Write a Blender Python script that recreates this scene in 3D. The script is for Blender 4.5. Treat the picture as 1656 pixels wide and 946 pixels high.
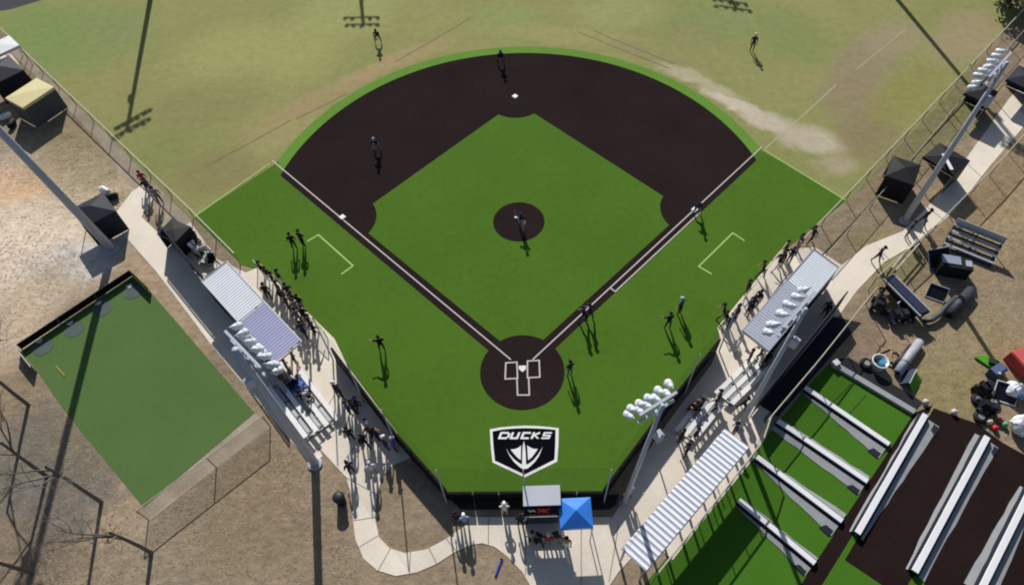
import bpy, bmesh, math, random
from mathutils import Vector, Matrix
random.seed(11)
scene = bpy.context.scene
for o in list(bpy.data.objects): bpy.data.objects.remove(o)
COL = scene.collection

# ------------------------------------------------------------------ camera
CX, CY, CZ = 0.3283, -21.675, 39.202
YAW, PITCH, ROLL = 0.017833, 0.977927, -0.013002
FPX, PPX, PPY = 1144.47, 861.63, 495.95
cp, sp = math.cos(PITCH), math.sin(PITCH)
fwd = Vector((math.sin(YAW)*cp, math.cos(YAW)*cp, -sp))
rgt = Vector((math.cos(YAW), -math.sin(YAW), 0)); up = rgt.cross(fwd)
c_, s_ = math.cos(ROLL), math.sin(ROLL)
rgt, up = c_*rgt+s_*up, -s_*rgt+c_*up
CAM = Vector((CX, CY, CZ))
cam = bpy.data.cameras.new('camera'); co = bpy.data.objects.new('camera', cam); COL.objects.link(co)
m = Matrix((rgt, up, -fwd)).transposed().to_4x4(); m.translation = CAM
co.matrix_world = m
cam.sensor_fit = 'HORIZONTAL'; cam.sensor_width = 36; cam.lens = FPX/1656*36
cam.shift_x = -(PPX-828)/1656; cam.shift_y = (PPY-473)/1656
cam.clip_start = 0.5; cam.clip_end = 2000
scene.camera = co
scene.cycles.filter_width = 2.0

# ------------------------------------------------------------------ sky, sun, exposure
AZ, EL = math.radians(9.5), math.radians(34.5)
w = bpy.data.worlds.new('World'); scene.world = w; w.use_nodes = True
nt = w.node_tree; sky = nt.nodes.new('ShaderNodeTexSky'); sky.sky_type = 'NISHITA'; sky.sun_disc = False
sky.sun_elevation = EL; sky.sun_rotation = -AZ
nt.links.new(sky.outputs[0], nt.nodes['Background'].inputs[0]); nt.nodes['Background'].inputs[1].default_value = 0.06
sl = bpy.data.lights.new('sun', 'SUN'); sl.energy = 4.3; sl.angle = math.radians(0.55); sl.color = (1, 0.968, 0.915)
so = bpy.data.objects.new('sun', sl); COL.objects.link(so)
SD = Vector((math.sin(AZ)*math.cos(EL), -math.cos(AZ)*math.cos(EL), -math.sin(EL)))
so.rotation_euler = SD.to_track_quat('-Z', 'Y').to_euler(); so.location = (0, 60, 60)
scene.view_settings.view_transform = 'Standard'; scene.view_settings.look = 'None'
scene.view_settings.gamma = 1; scene.view_settings.exposure = 0.27

def G(u, v, z=0.0):                       # pixel of the photograph -> point on the plane z
    d = rgt*((u-PPX)/FPX) + up*((PPY-v)/FPX) + fwd
    return CAM + d*((z-CAM.z)/d.z)
def GZ(pts, z=0.0): return [G(u, v, z).to_2d() for u, v in pts]

# ------------------------------------------------------------------ materials
def lin(c):
    return tuple(.83*((x/255)/12.92 if x <= 10 else ((x/255+0.055)/1.055)**2.4) for x in c)
MC = {}
def mat(name, rgb, rough=0.8, var=0.12, scale=3.0, bump=0.0, metal=0.0, spec=0.3, fine=0.0, alpha=1.0):
    if name in MC: return MC[name]
    mt = bpy.data.materials.new(name); mt.use_nodes = True; n = mt.node_tree.nodes; l = mt.node_tree.links
    b = n['Principled BSDF']; b.inputs['Roughness'].default_value = rough; b.inputs['Metallic'].default_value = metal
    b.inputs['Specular IOR Level'].default_value = spec
    base = lin(rgb)
    geo = n.new('ShaderNodeTexCoord')
    no = n.new('ShaderNodeTexNoise'); no.inputs['Scale'].default_value = scale; no.inputs['Detail'].default_value = 6
    l.new(geo.outputs['Object'], no.inputs['Vector'])
    mr = n.new('ShaderNodeMapRange'); mr.inputs[1].default_value = 0.25; mr.inputs[2].default_value = 0.75
    mr.inputs[3].default_value = 1-var; mr.inputs[4].default_value = 1+var
    l.new(no.outputs[0], mr.inputs[0])
    val = mr.outputs[0]
    if fine:
        n2 = n.new('ShaderNodeTexNoise'); n2.inputs['Scale'].default_value = scale*14; n2.inputs['Detail'].default_value = 4
        l.new(geo.outputs['Object'], n2.inputs['Vector'])
        m2 = n.new('ShaderNodeMapRange'); m2.inputs[1].default_value = .25; m2.inputs[2].default_value = .75
        m2.inputs[3].default_value = 1-fine; m2.inputs[4].default_value = 1+fine
        l.new(n2.outputs[0], m2.inputs[0])
        mm = n.new('ShaderNodeMath'); mm.operation = 'MULTIPLY'; l.new(val, mm.inputs[0]); l.new(m2.outputs[0], mm.inputs[1]); val = mm.outputs[0]
    vm = n.new('ShaderNodeVectorMath'); vm.operation = 'SCALE'; vm.inputs[0].default_value = base; l.new(val, vm.inputs['Scale'])
    l.new(vm.outputs[0], b.inputs['Base Color'])
    if bump:
        bp = n.new('ShaderNodeBump'); bp.inputs['Strength'].default_value = bump; bp.inputs['Distance'].default_value = .03
        n3 = n.new('ShaderNodeTexNoise'); n3.inputs['Scale'].default_value = scale*8; n3.inputs['Detail'].default_value = 5
        l.new(geo.outputs['Object'], n3.inputs['Vector']); l.new(n3.outputs[0], bp.inputs['Height']); l.new(bp.outputs[0], b.inputs['Normal'])
    if alpha < 1:
        tr = n.new('ShaderNodeBsdfTransparent'); mx = n.new('ShaderNodeMixShader'); mx.inputs[0].default_value = alpha
        l.new(tr.outputs[0], mx.inputs[1]); l.new(b.outputs[0], mx.inputs[2]); l.new(mx.outputs[0], n['Material Output'].inputs[0])
    MC[name] = mt; return mt

def patch_mat(name, base, base2, patches, warp=2.2, streak=None, fine=0.25, bump=0.3, scale=0.12):
    """ground colours: two mixed base colours plus soft-edged patches (x, y, rx, ry, angle, colour, strength)"""
    mt = bpy.data.materials.new(name); mt.use_nodes = True; n = mt.node_tree.nodes; l = mt.node_tree.links
    b = n['Principled BSDF']; b.inputs['Roughness'].default_value = .95; b.inputs['Specular IOR Level'].default_value = .08
    g = n.new('ShaderNodeNewGeometry')
    def noise(s, d=6, vec=None, rough=.6):
        t = n.new('ShaderNodeTexNoise'); t.inputs['Scale'].default_value = s; t.inputs['Detail'].default_value = d
        t.inputs['Roughness'].default_value = rough
        l.new(vec or g.outputs['Position'], t.inputs['Vector']); return t
    def mrange(src, a, b_, c, d, smooth=False):
        t = n.new('ShaderNodeMapRange'); t.inputs[1].default_value = a; t.inputs[2].default_value = b_; t.inputs[3].default_value = c; t.inputs[4].default_value = d
        if smooth: t.interpolation_type = 'SMOOTHSTEP'
        l.new(src, t.inputs[0]); return t.outputs[0]
    wn = noise(.35, 5)
    sub = n.new('ShaderNodeVectorMath'); sub.operation = 'SUBTRACT'; l.new(wn.outputs['Color'], sub.inputs[0]); sub.inputs[1].default_value = (.5, .5, .5)
    sc = n.new('ShaderNodeVectorMath'); sc.operation = 'SCALE'; l.new(sub.outputs[0], sc.inputs[0]); sc.inputs['Scale'].default_value = warp*2
    wp = n.new('ShaderNodeVectorMath'); wp.operation = 'ADD'; l.new(g.outputs['Position'], wp.inputs[0]); l.new(sc.outputs[0], wp.inputs[1])
    def mix(fac, a, bcol):
        t = n.new('ShaderNodeMix'); t.data_type = 'RGBA'
        if isinstance(fac, float): t.inputs[0].default_value = fac
        else: l.new(fac, t.inputs[0])
        for sock, c in ((t.inputs[6], a), (t.inputs[7], bcol)):
            if isinstance(c, tuple): sock.default_value = (*c, 1)
            else: l.new(c, sock)
        return t.outputs[2]
    n1 = noise(scale, 5)
    col = mix(mrange(n1.outputs[0], .38, .62, 0, 1), lin(base), lin(base2))
    for (x, y, rx, ry, ang, c, st) in patches:
        mp = n.new('ShaderNodeMapping'); mp.vector_type = 'TEXTURE'
        mp.inputs['Location'].default_value = (x, y, 0); mp.inputs['Rotation'].default_value = (0, 0, math.radians(ang)); mp.inputs['Scale'].default_value = (rx, ry, 1000)
        l.new(wp.outputs[0], mp.inputs[0])
        ln = n.new('ShaderNodeVectorMath'); ln.operation = 'LENGTH'; l.new(mp.outputs[0], ln.inputs[0])
        col = mix(mrange(ln.outputs['Value'], .45, 1.15, st, 0, True), col, lin(c))
    v1 = noise(1.4, 8, rough=.7); v2 = noise(9, 5, rough=.7)
    f = n.new('ShaderNodeMath'); f.operation = 'MULTIPLY'
    l.new(mrange(v1.outputs[0], .25, .75, 1-fine, 1+fine), f.inputs[0]); l.new(mrange(v2.outputs[0], .25, .75, 1-fine*.8, 1+fine*.8), f.inputs[1])
    vm = n.new('ShaderNodeVectorMath'); vm.operation = 'SCALE'; l.new(col, vm.inputs[0]); l.new(f.outputs[0], vm.inputs['Scale'])
    l.new(vm.outputs[0], b.inputs['Base Color'])
    if bump:
        bp = n.new('ShaderNodeBump'); bp.inputs['Strength'].default_value = bump; bp.inputs['Distance'].default_value = .12
        v3 = noise(2.5, 8, rough=.65); l.new(v3.outputs[0], bp.inputs['Height']); l.new(bp.outputs[0], b.inputs['Normal'])
    return mt

# ------------------------------------------------------------------ mesh helpers
class MB:
    def __init__(s): s.v = []; s.f = []; s.m = []
    def add(s, vs, fs, mi=0):
        o = len(s.v); s.v += [tuple(v) for v in vs]
        for f in fs: s.f.append(tuple(i+o for i in f)); s.m.append(mi)
        return s
    def box(s, c, size, rz=0, mi=0, rx=0, taper=1.0):
        sx, sy, sz = (q/2 for q in size); M = Matrix.Translation(c) @ Matrix.Rotation(rz, 4, 'Z') @ Matrix.Rotation(rx, 4, 'X')
        vs = [M @ Vector((x*sx*(taper if z > 0 else 1), y*sy*(taper if z > 0 else 1), z*sz)) for x, y, z in
              ((-1,-1,-1),(1,-1,-1),(1,1,-1),(-1,1,-1),(-1,-1,1),(1,-1,1),(1,1,1),(-1,1,1))]
        return s.add(vs, [(3,2,1,0),(4,5,6,7),(0,1,5,4),(1,2,6,5),(2,3,7,6),(3,0,4,7)], mi)
    def bar(s, a, b, wd, ht, mi=0):           # beam of rectangular section between two points
        a, b = Vector(a), Vector(b); d = (b-a).normalized(); u = d.cross(Vector((0,0,1)))
        if u.length < 1e-4: u = Vector((1,0,0))
        u.normalize(); q = u.cross(d); vs = []
        for p in (a, b):
            for x, y in ((-1,-1),(1,-1),(1,1),(-1,1)): vs.append(p+u*x*wd/2+q*y*ht/2)
        return s.add(vs, [(0,1,2,3),(7,6,5,4),(0,4,5,1),(1,5,6,2),(2,6,7,3),(3,7,4,0)], mi)
    def tube(s, pts, rad, n=8, mi=0, cap=True):
        pts = [Vector(p) for p in pts]
        if not isinstance(rad, (list, tuple)): rad = [rad]*len(pts)
        o = len(s.v); ref = None
        for i, p in enumerate(pts):
            d = (pts[min(i+1, len(pts)-1)]-pts[max(i-1, 0)]).normalized()
            u = d.cross(Vector((0,0,1)) if abs(d.z) < .95 else Vector((1,0,0))).normalized()
            if ref is not None and u.dot(ref) < 0: u = -u
            ref = u; q = d.cross(u)
            for k in range(n):
                a = 2*math.pi*k/n; s.v.append(tuple(p+(u*math.cos(a)+q*math.sin(a))*rad[i]))
        for i in range(len(pts)-1):
            for k in range(n):
                s.f.append((o+i*n+k, o+i*n+(k+1) % n, o+(i+1)*n+(k+1) % n, o+(i+1)*n+k)); s.m.append(mi)
        if cap:
            s.f.append(tuple(o+k for k in range(n))[::-1]); s.m.append(mi)
            e = o+(len(pts)-1)*n; s.f.append(tuple(e+k for k in range(n))); s.m.append(mi)
        return s
    def prism(s, poly, z0, z1, mi=0):
        n = len(poly)
        a = sum(poly[i][0]*poly[(i+1) % n][1]-poly[(i+1) % n][0]*poly[i][1] for i in range(n))
        if a < 0: poly = poly[::-1]
        vs = [(x, y, z0) for x, y in poly]+[(x, y, z1) for x, y in poly]
        fs = [tuple(range(n))[::-1], tuple(range(n, 2*n))]+[(i, (i+1) % n, n+(i+1) % n, n+i) for i in range(n)]
        return s.add(vs, fs, mi)
    def sheet(s, poly, z, mi=0):
        n = len(poly); a = sum(poly[i][0]*poly[(i+1) % n][1]-poly[(i+1) % n][0]*poly[i][1] for i in range(n))
        if a < 0: poly = poly[::-1]
        return s.add([(p[0], p[1], z) for p in poly], [tuple(range(n))], mi)
    def lathe(s, c, prof, n=12, mi=0):
        o = len(s.v)
        for r, z in prof:
            for k in range(n):
                a = 2*math.pi*k/n; s.v.append((c[0]+r*math.cos(a), c[1]+r*math.sin(a), c[2]+z))
        for i in range(len(prof)-1):
            for k in range(n):
                s.f.append((o+i*n+k, o+i*n+(k+1) % n, o+(i+1)*n+(k+1) % n, o+(i+1)*n+k)); s.m.append(mi)
        s.f.append(tuple(o+k for k in range(n))[::-1]); s.m.append(mi)
        e = o+(len(prof)-1)*n; s.f.append(tuple(e+k for k in range(n))); s.m.append(mi)
        return s
    def mesh(s, name, mats, smooth=False):
        me = bpy.data.meshes.new(name); me.from_pydata(s.v, [], s.f)
        for q in (mats if isinstance(mats, (list, tuple)) else [mats]): me.materials.append(q)
        me.polygons.foreach_set('material_index', s.m)
        if smooth: me.polygons.foreach_set('use_smooth', [True]*len(s.f))
        me.validate(); me.update(); return me
    def build(s, name, mats, parent=None, smooth=False):
        return link(name, s.mesh(name, mats, smooth), parent)
def link(name, data, parent=None, loc=None, rz=0):
    o = bpy.data.objects.new(name, data); COL.objects.link(o); o.parent = parent
    if loc is not None: o.location = loc
    if rz: o.rotation_euler.z = rz
    return o
def tag(o, label, cat, group=None):
    o['label'] = label; o['category'] = cat
    if group: o['group'] = group
    return o
def thing(name, label, cat, loc=(0,0,0), rz=0, group=None):
    return tag(link(name, None, None, loc, rz), label, cat, group)
def struct(o): o['kind'] = 'structure'; return o
def copy_tree(o, parent=None):
    c = o.copy(); COL.objects.link(c); c.parent = parent
    for ch in o.children: copy_tree(ch, c)
    return c

# ------------------------------------------------------------------ common materials
M_turf = mat('synthetic_turf', (80, 115, 36), .9, .09, .16, .25, fine=.07, spec=.05)
M_turf2 = mat('practice_turf', (90, 117, 66), .9, .06, .25, .2, fine=.05, spec=.05)
M_turf3 = mat('cage_turf', (72, 116, 34), .9, .06, .4, .2, fine=.05, spec=.05)
M_clay = mat('clay_coloured_turf', (46, 37, 37), .95, .14, .25, .3, fine=.12, spec=.0)
M_clay2 = mat('dark_brown_clay', (43, 32, 31), .95, .15, .4, .4, fine=.12, spec=.0)
M_line = mat('white_line_paint', (205, 196, 190), .7, .06, 2)
M_gline = mat('pale_green_line', (168, 205, 120), .7, .06, 2)
M_white = mat('white_paint', (235, 235, 235), .5, .03, 2)
M_black = mat('black_print', (15, 17, 22), 1, .15, 2, spec=0)
M_conc = mat('concrete', (238, 226, 209), .9, .09, .5, .25, fine=.07, spec=.15)
M_gravel = mat('pale_gravel', (172, 158, 138), .95, .22, .8, .5, fine=.2, spec=.1)
M_dark = mat('dark_rubber_matting', (44, 48, 62), .8, .12, .5, fine=.08)
M_galv = mat('galvanised_steel', (176, 180, 184), .45, .08, 3, metal=.6)
M_pole = mat('pole_steel', (186, 192, 208), .5, .08, 1.5, metal=0)
M_post = mat('fence_post_steel', (150, 150, 145), .5, .1, 3, metal=.4)
M_rail = mat('fence_rail', (196, 190, 172), .55, .08, 3, metal=.2)
M_chain = mat('chain_link', (120, 118, 108), .6, .05, 3, alpha=.2)
M_net = mat('black_netting', (50, 56, 56), .8, .05, 3, alpha=.10)
M_pad = mat('black_padding', (28, 28, 32), .8, .12, 1.2, spec=.1)
M_screen = mat('navy_windscreen', (42, 47, 62), .85, .12, .8)
M_roof = mat('roof_sheet_light', (242, 246, 252), .5, .05, .6, metal=0)
M_roof2 = mat('roof_sheet_blue_grey', (178, 180, 212), .5, .06, .6, metal=0)
M_alu = mat('aluminium_plank', (246, 244, 240), .5, .04, 2)
M_dkbrown = mat('dark_brown_strip', (52, 46, 42), .95, .3, 3, .6, fine=.25)

# ================================================================== GROUND
def P(u, v): return tuple(G(u, v).to_2d())
def pt(u, v, rx, ry, ang, c, st): x, y = P(u, v); return (x, y, rx, ry, ang, c, st)
gp = [pt(60, 330, 9, 7, 0, (226, 205, 178), .9), pt(30, 420, 6, 5, 0, (236, 216, 192), .95), pt(25, 300, 3.5, 2.5, 0, (228, 184, 144), .75),
      pt(120, 420, 4, 2.5, 20, (214, 206, 196), .85), pt(150, 420, 3, 2, 20, (218, 214, 212), .75), pt(60, 480, 5, 3, 30, (196, 176, 150), .7), pt(140, 250, 7, 5, -45, (152, 138, 104), .7),
      pt(20, 520, 3, 4, 0, (216, 192, 164), .7), pt(40, 750, 3.5, 4, 0, (120, 116, 106), .8), pt(110, 800, 3.5, 3.5, 0, (122, 116, 112), .75), pt(140, 720, 2.2, 3, 0, (128, 120, 98), .6),
      pt(60, 900, 4, 2.5, 0, (126, 112, 96), .6), pt(300, 880, 6, 3, 0, (156, 142, 122), .6), pt(200, 850, 2.5, 1.5, 0, (182, 160, 132), .6), pt(400, 850, 4, 3, 0, (146, 128, 100), .6),
      pt(290, 500, 1.6, 6, 45, (176, 152, 126), .8), pt(230, 430, 1.6, 3, 45, (182, 158, 132), .8), pt(690, 820, 1.6, 1.2, 0, (168, 150, 128), .6), pt(440, 760, 3, 3, 0, (150, 132, 106), .5),
      pt(1600, 330, 4, 10, -45, (170, 148, 114), .8), pt(1560, 560, 5, 5, 0, (160, 144, 106), .6), pt(1440, 560, 2.5, 2, 0, (168, 144, 120), .6), pt(1540, 640, 3, 3, 0, (150, 138, 92), .6),
      pt(1420, 330, 2.5, 7, -45, (160, 144, 116), .7), pt(1520, 200, 2.2, 8, -45, (134, 134, 84), .7), pt(1440, 420, 2.5, 3, -45, (150, 142, 96), .6), pt(1490, 500, 2, 3, -45, (164, 146, 116), .6)]
M_ground = patch_mat('dry_ground', (162, 144, 121), (148, 131, 107), gp, warp=2.4, fine=.30, bump=.8)
mb = MB(); N = 60
for j in range(N+1):
    for i in range(N+1): mb.v.append(((i/N-.5)*700, (j/N-.5)*700+60, 0))
for j in range(N):
    for i in range(N):
        a = j*(N+1)+i; mb.f.append((a, a+1, a+N+2, a+N+1)); mb.m.append(0)
struct(mb.build('ground', M_ground))

op = [pt(130, 60, 7, 6, 0, (132, 146, 90), .8), pt(60, 60, 4, 8, 40, (128, 148, 88), .7), pt(420, 90, 9, 6, 0, (166, 164, 104), .75), pt(560, 20, 6, 5, 0, (164, 166, 106), .7), pt(330, 170, 7, 4, 30, (140, 138, 90), .6),
      pt(700, 30, 5, 3, 0, (152, 152, 96), .5), pt(520, 160, 1.3, 9, -50, (168, 148, 108), .75), pt(640, 100, 1.3, 7, -58, (172, 152, 112), .75), pt(450, 225, 1.6, 5, -48, (166, 154, 108), .6), pt(350, 280, 4, 3, 0, (142, 132, 90), .7), pt(260, 250, 3, 3, 0, (134, 140, 84), .6),
      pt(820, 30, 4, 3, 0, (144, 158, 96), .6), pt(920, 60, 7, 1.6, -12, (166, 160, 104), .6), pt(1000, 20, 5, 3, 0, (160, 164, 108), .6), pt(1180, 30, 7, 4, 0, (136, 146, 92), .7), pt(1120, 60, 3, 2.5, 0, (146, 142, 96), .5), pt(1290, 60, 4, 5, 0, (132, 144, 88), .7),
      pt(1060, 90, 6, 1.0, -27, (150, 142, 104), .7), pt(1130, 130, 4.5, .8, -33, (190, 178, 150), .8), pt(1180, 165, 3.2, .9, -36, (208, 194, 172), .95), pt(1240, 195, 2.6, 1.3, -25, (202, 188, 168), .9), pt(1310, 225, 3, 1.8, -20, (196, 182, 160), .85), pt(1355, 268, 2.0, 1.6, 0, (178, 164, 138), .75),
      pt(1400, 100, 6, 3, 45, (152, 138, 110), .8), pt(1370, 150, 4, 2.2, 45, (150, 134, 106), .8), pt(1440, 60, 4, 2.5, 40, (162, 148, 118), .7), pt(1400, 200, 5, 2, 50, (148, 132, 104), .8), pt(1560, 60, 3, 6, -45, (164, 148, 116), .8), pt(1460, 160, 2.2, 7, -42, (146, 142, 84), .8), pt(1420, 230, 2.5, 3, -45, (142, 130, 96), .7)]
M_out = patch_mat('dry_outfield_grass', (154, 150, 98), (143, 145, 90), op, warp=1.5, fine=.13, bump=.25, scale=.09)
far = [(-47.3, 37.3), (-75, 66), (-75, 130), (75, 130), (75, 66), (47.2, 36.1)]
o = MB().sheet([(24.3, 13.2)] + [far[5], far[4], far[3], far[2], far[1], far[0]] + [(-23.9, 13.2)], .004).build('outfield_grass', M_out); struct(o)
o = MB().sheet([tuple(G(u, v).to_2d()) for u, v in ((-30,-14),(-30,22),(16,16),(70,0),(110,-14))], .010).build('asphalt_road', mat('asphalt', (58, 58, 66), .9, .1, 1)); struct(o)

# ------------------------------------------------------------------ main synthetic field
def arc(cx, cy, r, a0, a1, n): return [(cx+r*math.cos(math.radians(a0+(a1-a0)*i/n)), cy+r*math.sin(math.radians(a0+(a1-a0)*i/n))) for i in range(n+1)]
AX, AY = 0.2, 12.62
a0 = math.degrees(math.atan2(18.87-AY, 19.27-AX)); a1 = math.degrees(math.atan2(18.9-AY, -19.06-AX))
turf = [(24.21, 13.38), (18.4, 8.7), (12.9, 2.3), (12.6, 1.6), (7.5, -4.2), (4.45, -8.0), (-4.4, -7.8), (-7.65, -4.1), (-12.3, 2.0), (-12.5, 2.6), (-18.1, 8.4), (-19.4, 8.9), (-23.83, 13.43)]
turf += arc(AX, AY, 19.9, a1, a0, 60)
struct(MB().sheet(turf, .012).build('turf_field', M_turf))
# grey-green seam along the turf's outfield edge
mb = MB()
edge = [(-23.83, 13.43), (-19.06, 18.9)]
struct(MB().bar((-23.83,13.43,.02), (-19.2,18.75,.02), .09, .02).build('turf_edge_strip', M_gline))
struct(MB().bar((19.27,18.87,.02), (24.21,13.38,.02), .09, .02).build('turf_edge_strip', M_gline))
r2 = math.sqrt(.5); W = .5
# clay area: arc and two base paths
CR = 19.0
def off(t, o, side):   # point t metres up the foul line, o metres to the foul side
    return (side*(t*r2+o*r2), t*r2-o*r2)
def arc_hit(o, side):
    t = 20
    for _ in range(60):
        x, y = off(t, o, side); t += (CR-math.hypot(x-AX, y-AY))*.7
    return off(t, o, side)
pr, pl = arc_hit(W, 1), arc_hit(W, -1)
ca0 = math.degrees(math.atan2(pr[1]-AY, pr[0]-AX)); ca1 = math.degrees(math.atan2(pl[1]-AY, pl[0]-AX))
clay = [off(1.0, W, 1)]+arc(AX, AY, CR, ca0, ca1, 80)+[off(1.0, W, -1), (0, .6)]
struct(MB().sheet(clay, .016).build('infield_clay', M_clay))
rim = arc(AX, AY, 19.02, ca0+1.2, ca1-1.2, 60)+arc(AX, AY, 19.88, a1-.6, a0+.6, 60)
struct(MB().sheet(rim, .017).build('turf_rim', mat('rim_turf', (104,146,58), .9, .08, .3, .2, fine=.06, spec=.05)))
# green infield: diamond with the base cut-outs left brown
def cut(cx, cy, r, aa, ab, n=14): return arc(cx, cy, r, aa, ab, n)
inf = [(0.0, 1.2)]
inf = [(1.0, 1.72)]
c1 = [(10.80, 11.50)]
poly = [(0, 0.72)]
poly += arc(13.0, 12.93, 2.6, 214, 148, 12)

poly += arc(0.0, 25.75, 2.5, 306, 234, 12)

poly += arc(-13.0, 12.93, 2.6, 32, -34, 12)

struct(MB().sheet(poly, .020).build('infield_turf', M_turf))
struct(MB().sheet(arc(0, 12.2, 1.87, 0, 355, 71), .024).build('pitching_circle', M_clay))
struct(MB().sheet(arc(0, -.15, 2.66, 0, 355, 71), .028).build('home_plate_circle', M_clay))
# painted lines
LZ = .033
def line(pts, name, m=M_line, wd=.085, z=LZ, closed=False):
    mb = MB(); n = len(pts)
    for i in range(n if closed else n-1):
        a, b = Vector(pts[i]), Vector(pts[(i+1) % n]); d = (b-a).normalized(); e = d*wd/2; q = Vector((-d.y, d.x))*wd/2
        zz = z+.0006*(i % 2)
        mb.add([(*(a-e-q), zz), (*(b+e-q), zz), (*(b+e+q), zz), (*(a-e+q), zz)], [(0,1,2,3)])
    return struct(mb.build(name, m))
PV = lambda u, v: G(u, v).to_2d()
line([off(1.05, 0, -1), off(26.9, 0, -1)], 'foul_line')
line([off(1.0, 0, 1), off(27.1, 0, 1)], 'foul_line')
line([off(8.6, .02, 1), off(8.6, .46, 1), off(18.4, .46, 1)], 'running_lane_line', z=LZ+.004)
for side in (-1, 1): line([PV(*q) for q in ([(818,587),(836,586),(837,612),(817,613)] if side < 0 else [(853,584),(872,583),(873,610),(853,611)])], 'batters_box_line', wd=.09, closed=True, z=LZ+.004)
line([PV(836,612), PV(837,639), PV(856,639), PV(855,611)], 'catchers_box_line', wd=.09, z=LZ+.008)
line([PV(498,390), PV(515,380), PV(571,430), PV(553,443)], 'coaching_box_line', M_gline, .10, .018)
line([PV(1203,389), PV(1185,377), PV(1130,431), PV(1150,443)], 'coaching_box_line', M_gline, .10, .018)
line([PV(1238,240), PV(1300,186), PV(1352,138)], 'chalk_line', mat('faint_chalk', (186,180,148), .9, .1, 2), .09, .012)
line([PV(1385,112), PV(1465,48)], 'chalk_line', MC['faint_chalk'], .07, .012)
for (u0, v0, u1, v1, c) in ((335,268,470,195,0), (480,192,560,152,0), (640,100,760,30,0), (935,52,1080,110,0), (960,50,1090,103,0)):
    line([PV(u0, v0), PV((u0+u1)/2, (v0+v1)/2+1), PV(u1, v1)], 'worn_seam', mat('worn_seam', (128,118,82), .95, .2, 2), .10, .012)

# bases and plates
def base(u, v, label, rz=math.pi/4, sz=.42, z=.03):
    x, y = P(u, v); o = thing('base', label, 'base', (x, y, z), rz, 'bases on the infield')
    MB().box((0,0,.03), (sz,sz,.06), taper=.9).build('bag', M_white, o); MB().box((0,0,.066), (sz*.6,sz*.6,.01)).build('top_cover', M_white, o)
base(833, 157, 'white second base bag at the top of the diamond')
base(554, 352, 'white third base bag beside the left foul line')
base(1123, 340, 'white first base bag on the right foul line')
x, y = P(845, 597); o = MB().prism([(x-.23,y+.23),(x+.23,y+.23),(x+.23,y),(x,y-.23),(x-.23,y)], .036, .06).build('home_plate', M_white); tag(o, 'white five-sided home plate between the batter boxes', 'home plate')
x, y = P(839, 352); o = MB().box((x, y, .04), (.6, .15, .05)).build('pitching_rubber', M_white); tag(o, 'white pitching rubber in the dark pitching circle', 'pitching rubber')

# shield logo on the turf
def Z(x, y): return tuple(G(780+x/7.886, 660+y/7.886).to_2d())
logo = thing('shield_logo', 'black and white shield logo reading DUCKS on turf behind home plate', 'logo', (*P(848, 728), .02))
LX, LY = P(848, 728)
def lg(name, pts, z, m): 
    q = [Z(*a) for a in pts]; return MB().sheet([(a-LX, b-LY) for a, b in q], z).build(name, m, logo)
lg('border', [(95,270),(240,243),(400,229),(540,222),(700,227),(850,239),(975,255),(970,480),(955,680),(540,882),(130,690),(108,480)], .000, M_white)
lg('field', [(130,296),(250,272),(400,259),(540,254),(700,258),(850,267),(935,276),(930,480),(920,655),(540,846),(160,668),(140,480)], .004, M_black)
def letter(name, x0, x1, strokes, wd=24):
    y0, y1 = 303, 395; hh = y1-y0; sl = 38
    mb = MB()
    for k, (ax, ay, bx, by) in enumerate(strokes):
        A = Vector((x0+(x1-x0)*ax+sl*(1-ay), y0+hh*ay)); B = Vector((x0+(x1-x0)*bx+sl*(1-by), y0+hh*by))
        d = (B-A).normalized(); e = d*wd*.35; horiz = abs(d.x) > .9
        q = Vector((0, wd/2)) if horiz else Vector((wd*.62, 0))
        ps = [Z(*(A-e+q)), Z(*(B+e+q)), Z(*(B+e-q)), Z(*(A-e-q))]
        mb.sheet([(a-LX, b-LY) for a, b in ps], .008+k*.0015)
    mb.build(name, M_white, logo)
t, b_ = .13, .87
letter('letter', 208, 318, [(.02,t,.02,b_),(.02,t,.8,t),(.8,t,.98,.3),(.98,.3,.98,.7),(.98,.7,.8,b_),(.8,b_,.02,b_)])
letter('letter', 352, 442, [(.05,t,.05,b_),(.05,b_,.95,b_),(.95,b_,.95,t)])
letter('letter', 490, 580, [(.98,t,.05,t),(.05,t,.05,b_),(.05,b_,.98,b_)])
letter('letter', 622, 700, [(.05,t,.05,b_),(.12,.5,.95,t),(.3,.45,1,b_)])
letter('letter', 752, 850, [(.98,t,.1,t),(.08,t,.08,.48),(.1,.5,.9,.5),(.92,.5,.92,b_),(.9,b_,.02,b_)], 20)
lg('emblem_crescent', [(303,510),(345,600),(400,680),(470,745),(505,768),(540,775),(575,768),(610,742),(670,685),(725,605),(770,492),(712,590),(655,660),(600,702),(560,722),(536,726),(512,722),(470,700),(405,650),(350,590)], .008, M_white)
lg('emblem_spike', [(529,418),(543,480),(552,560),(558,724),(508,724),(512,560),(517,480)], .012, M_white)
lg('emblem_web', [(360,526),(420,521),(465,501),(494,474),(490,662),(440,622),(395,570)], .008, M_white)
lg('emblem_web', [(572,474),(610,501),(655,518),(708,520),(668,577),(630,627),(584,664)], .008, M_white)

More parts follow.
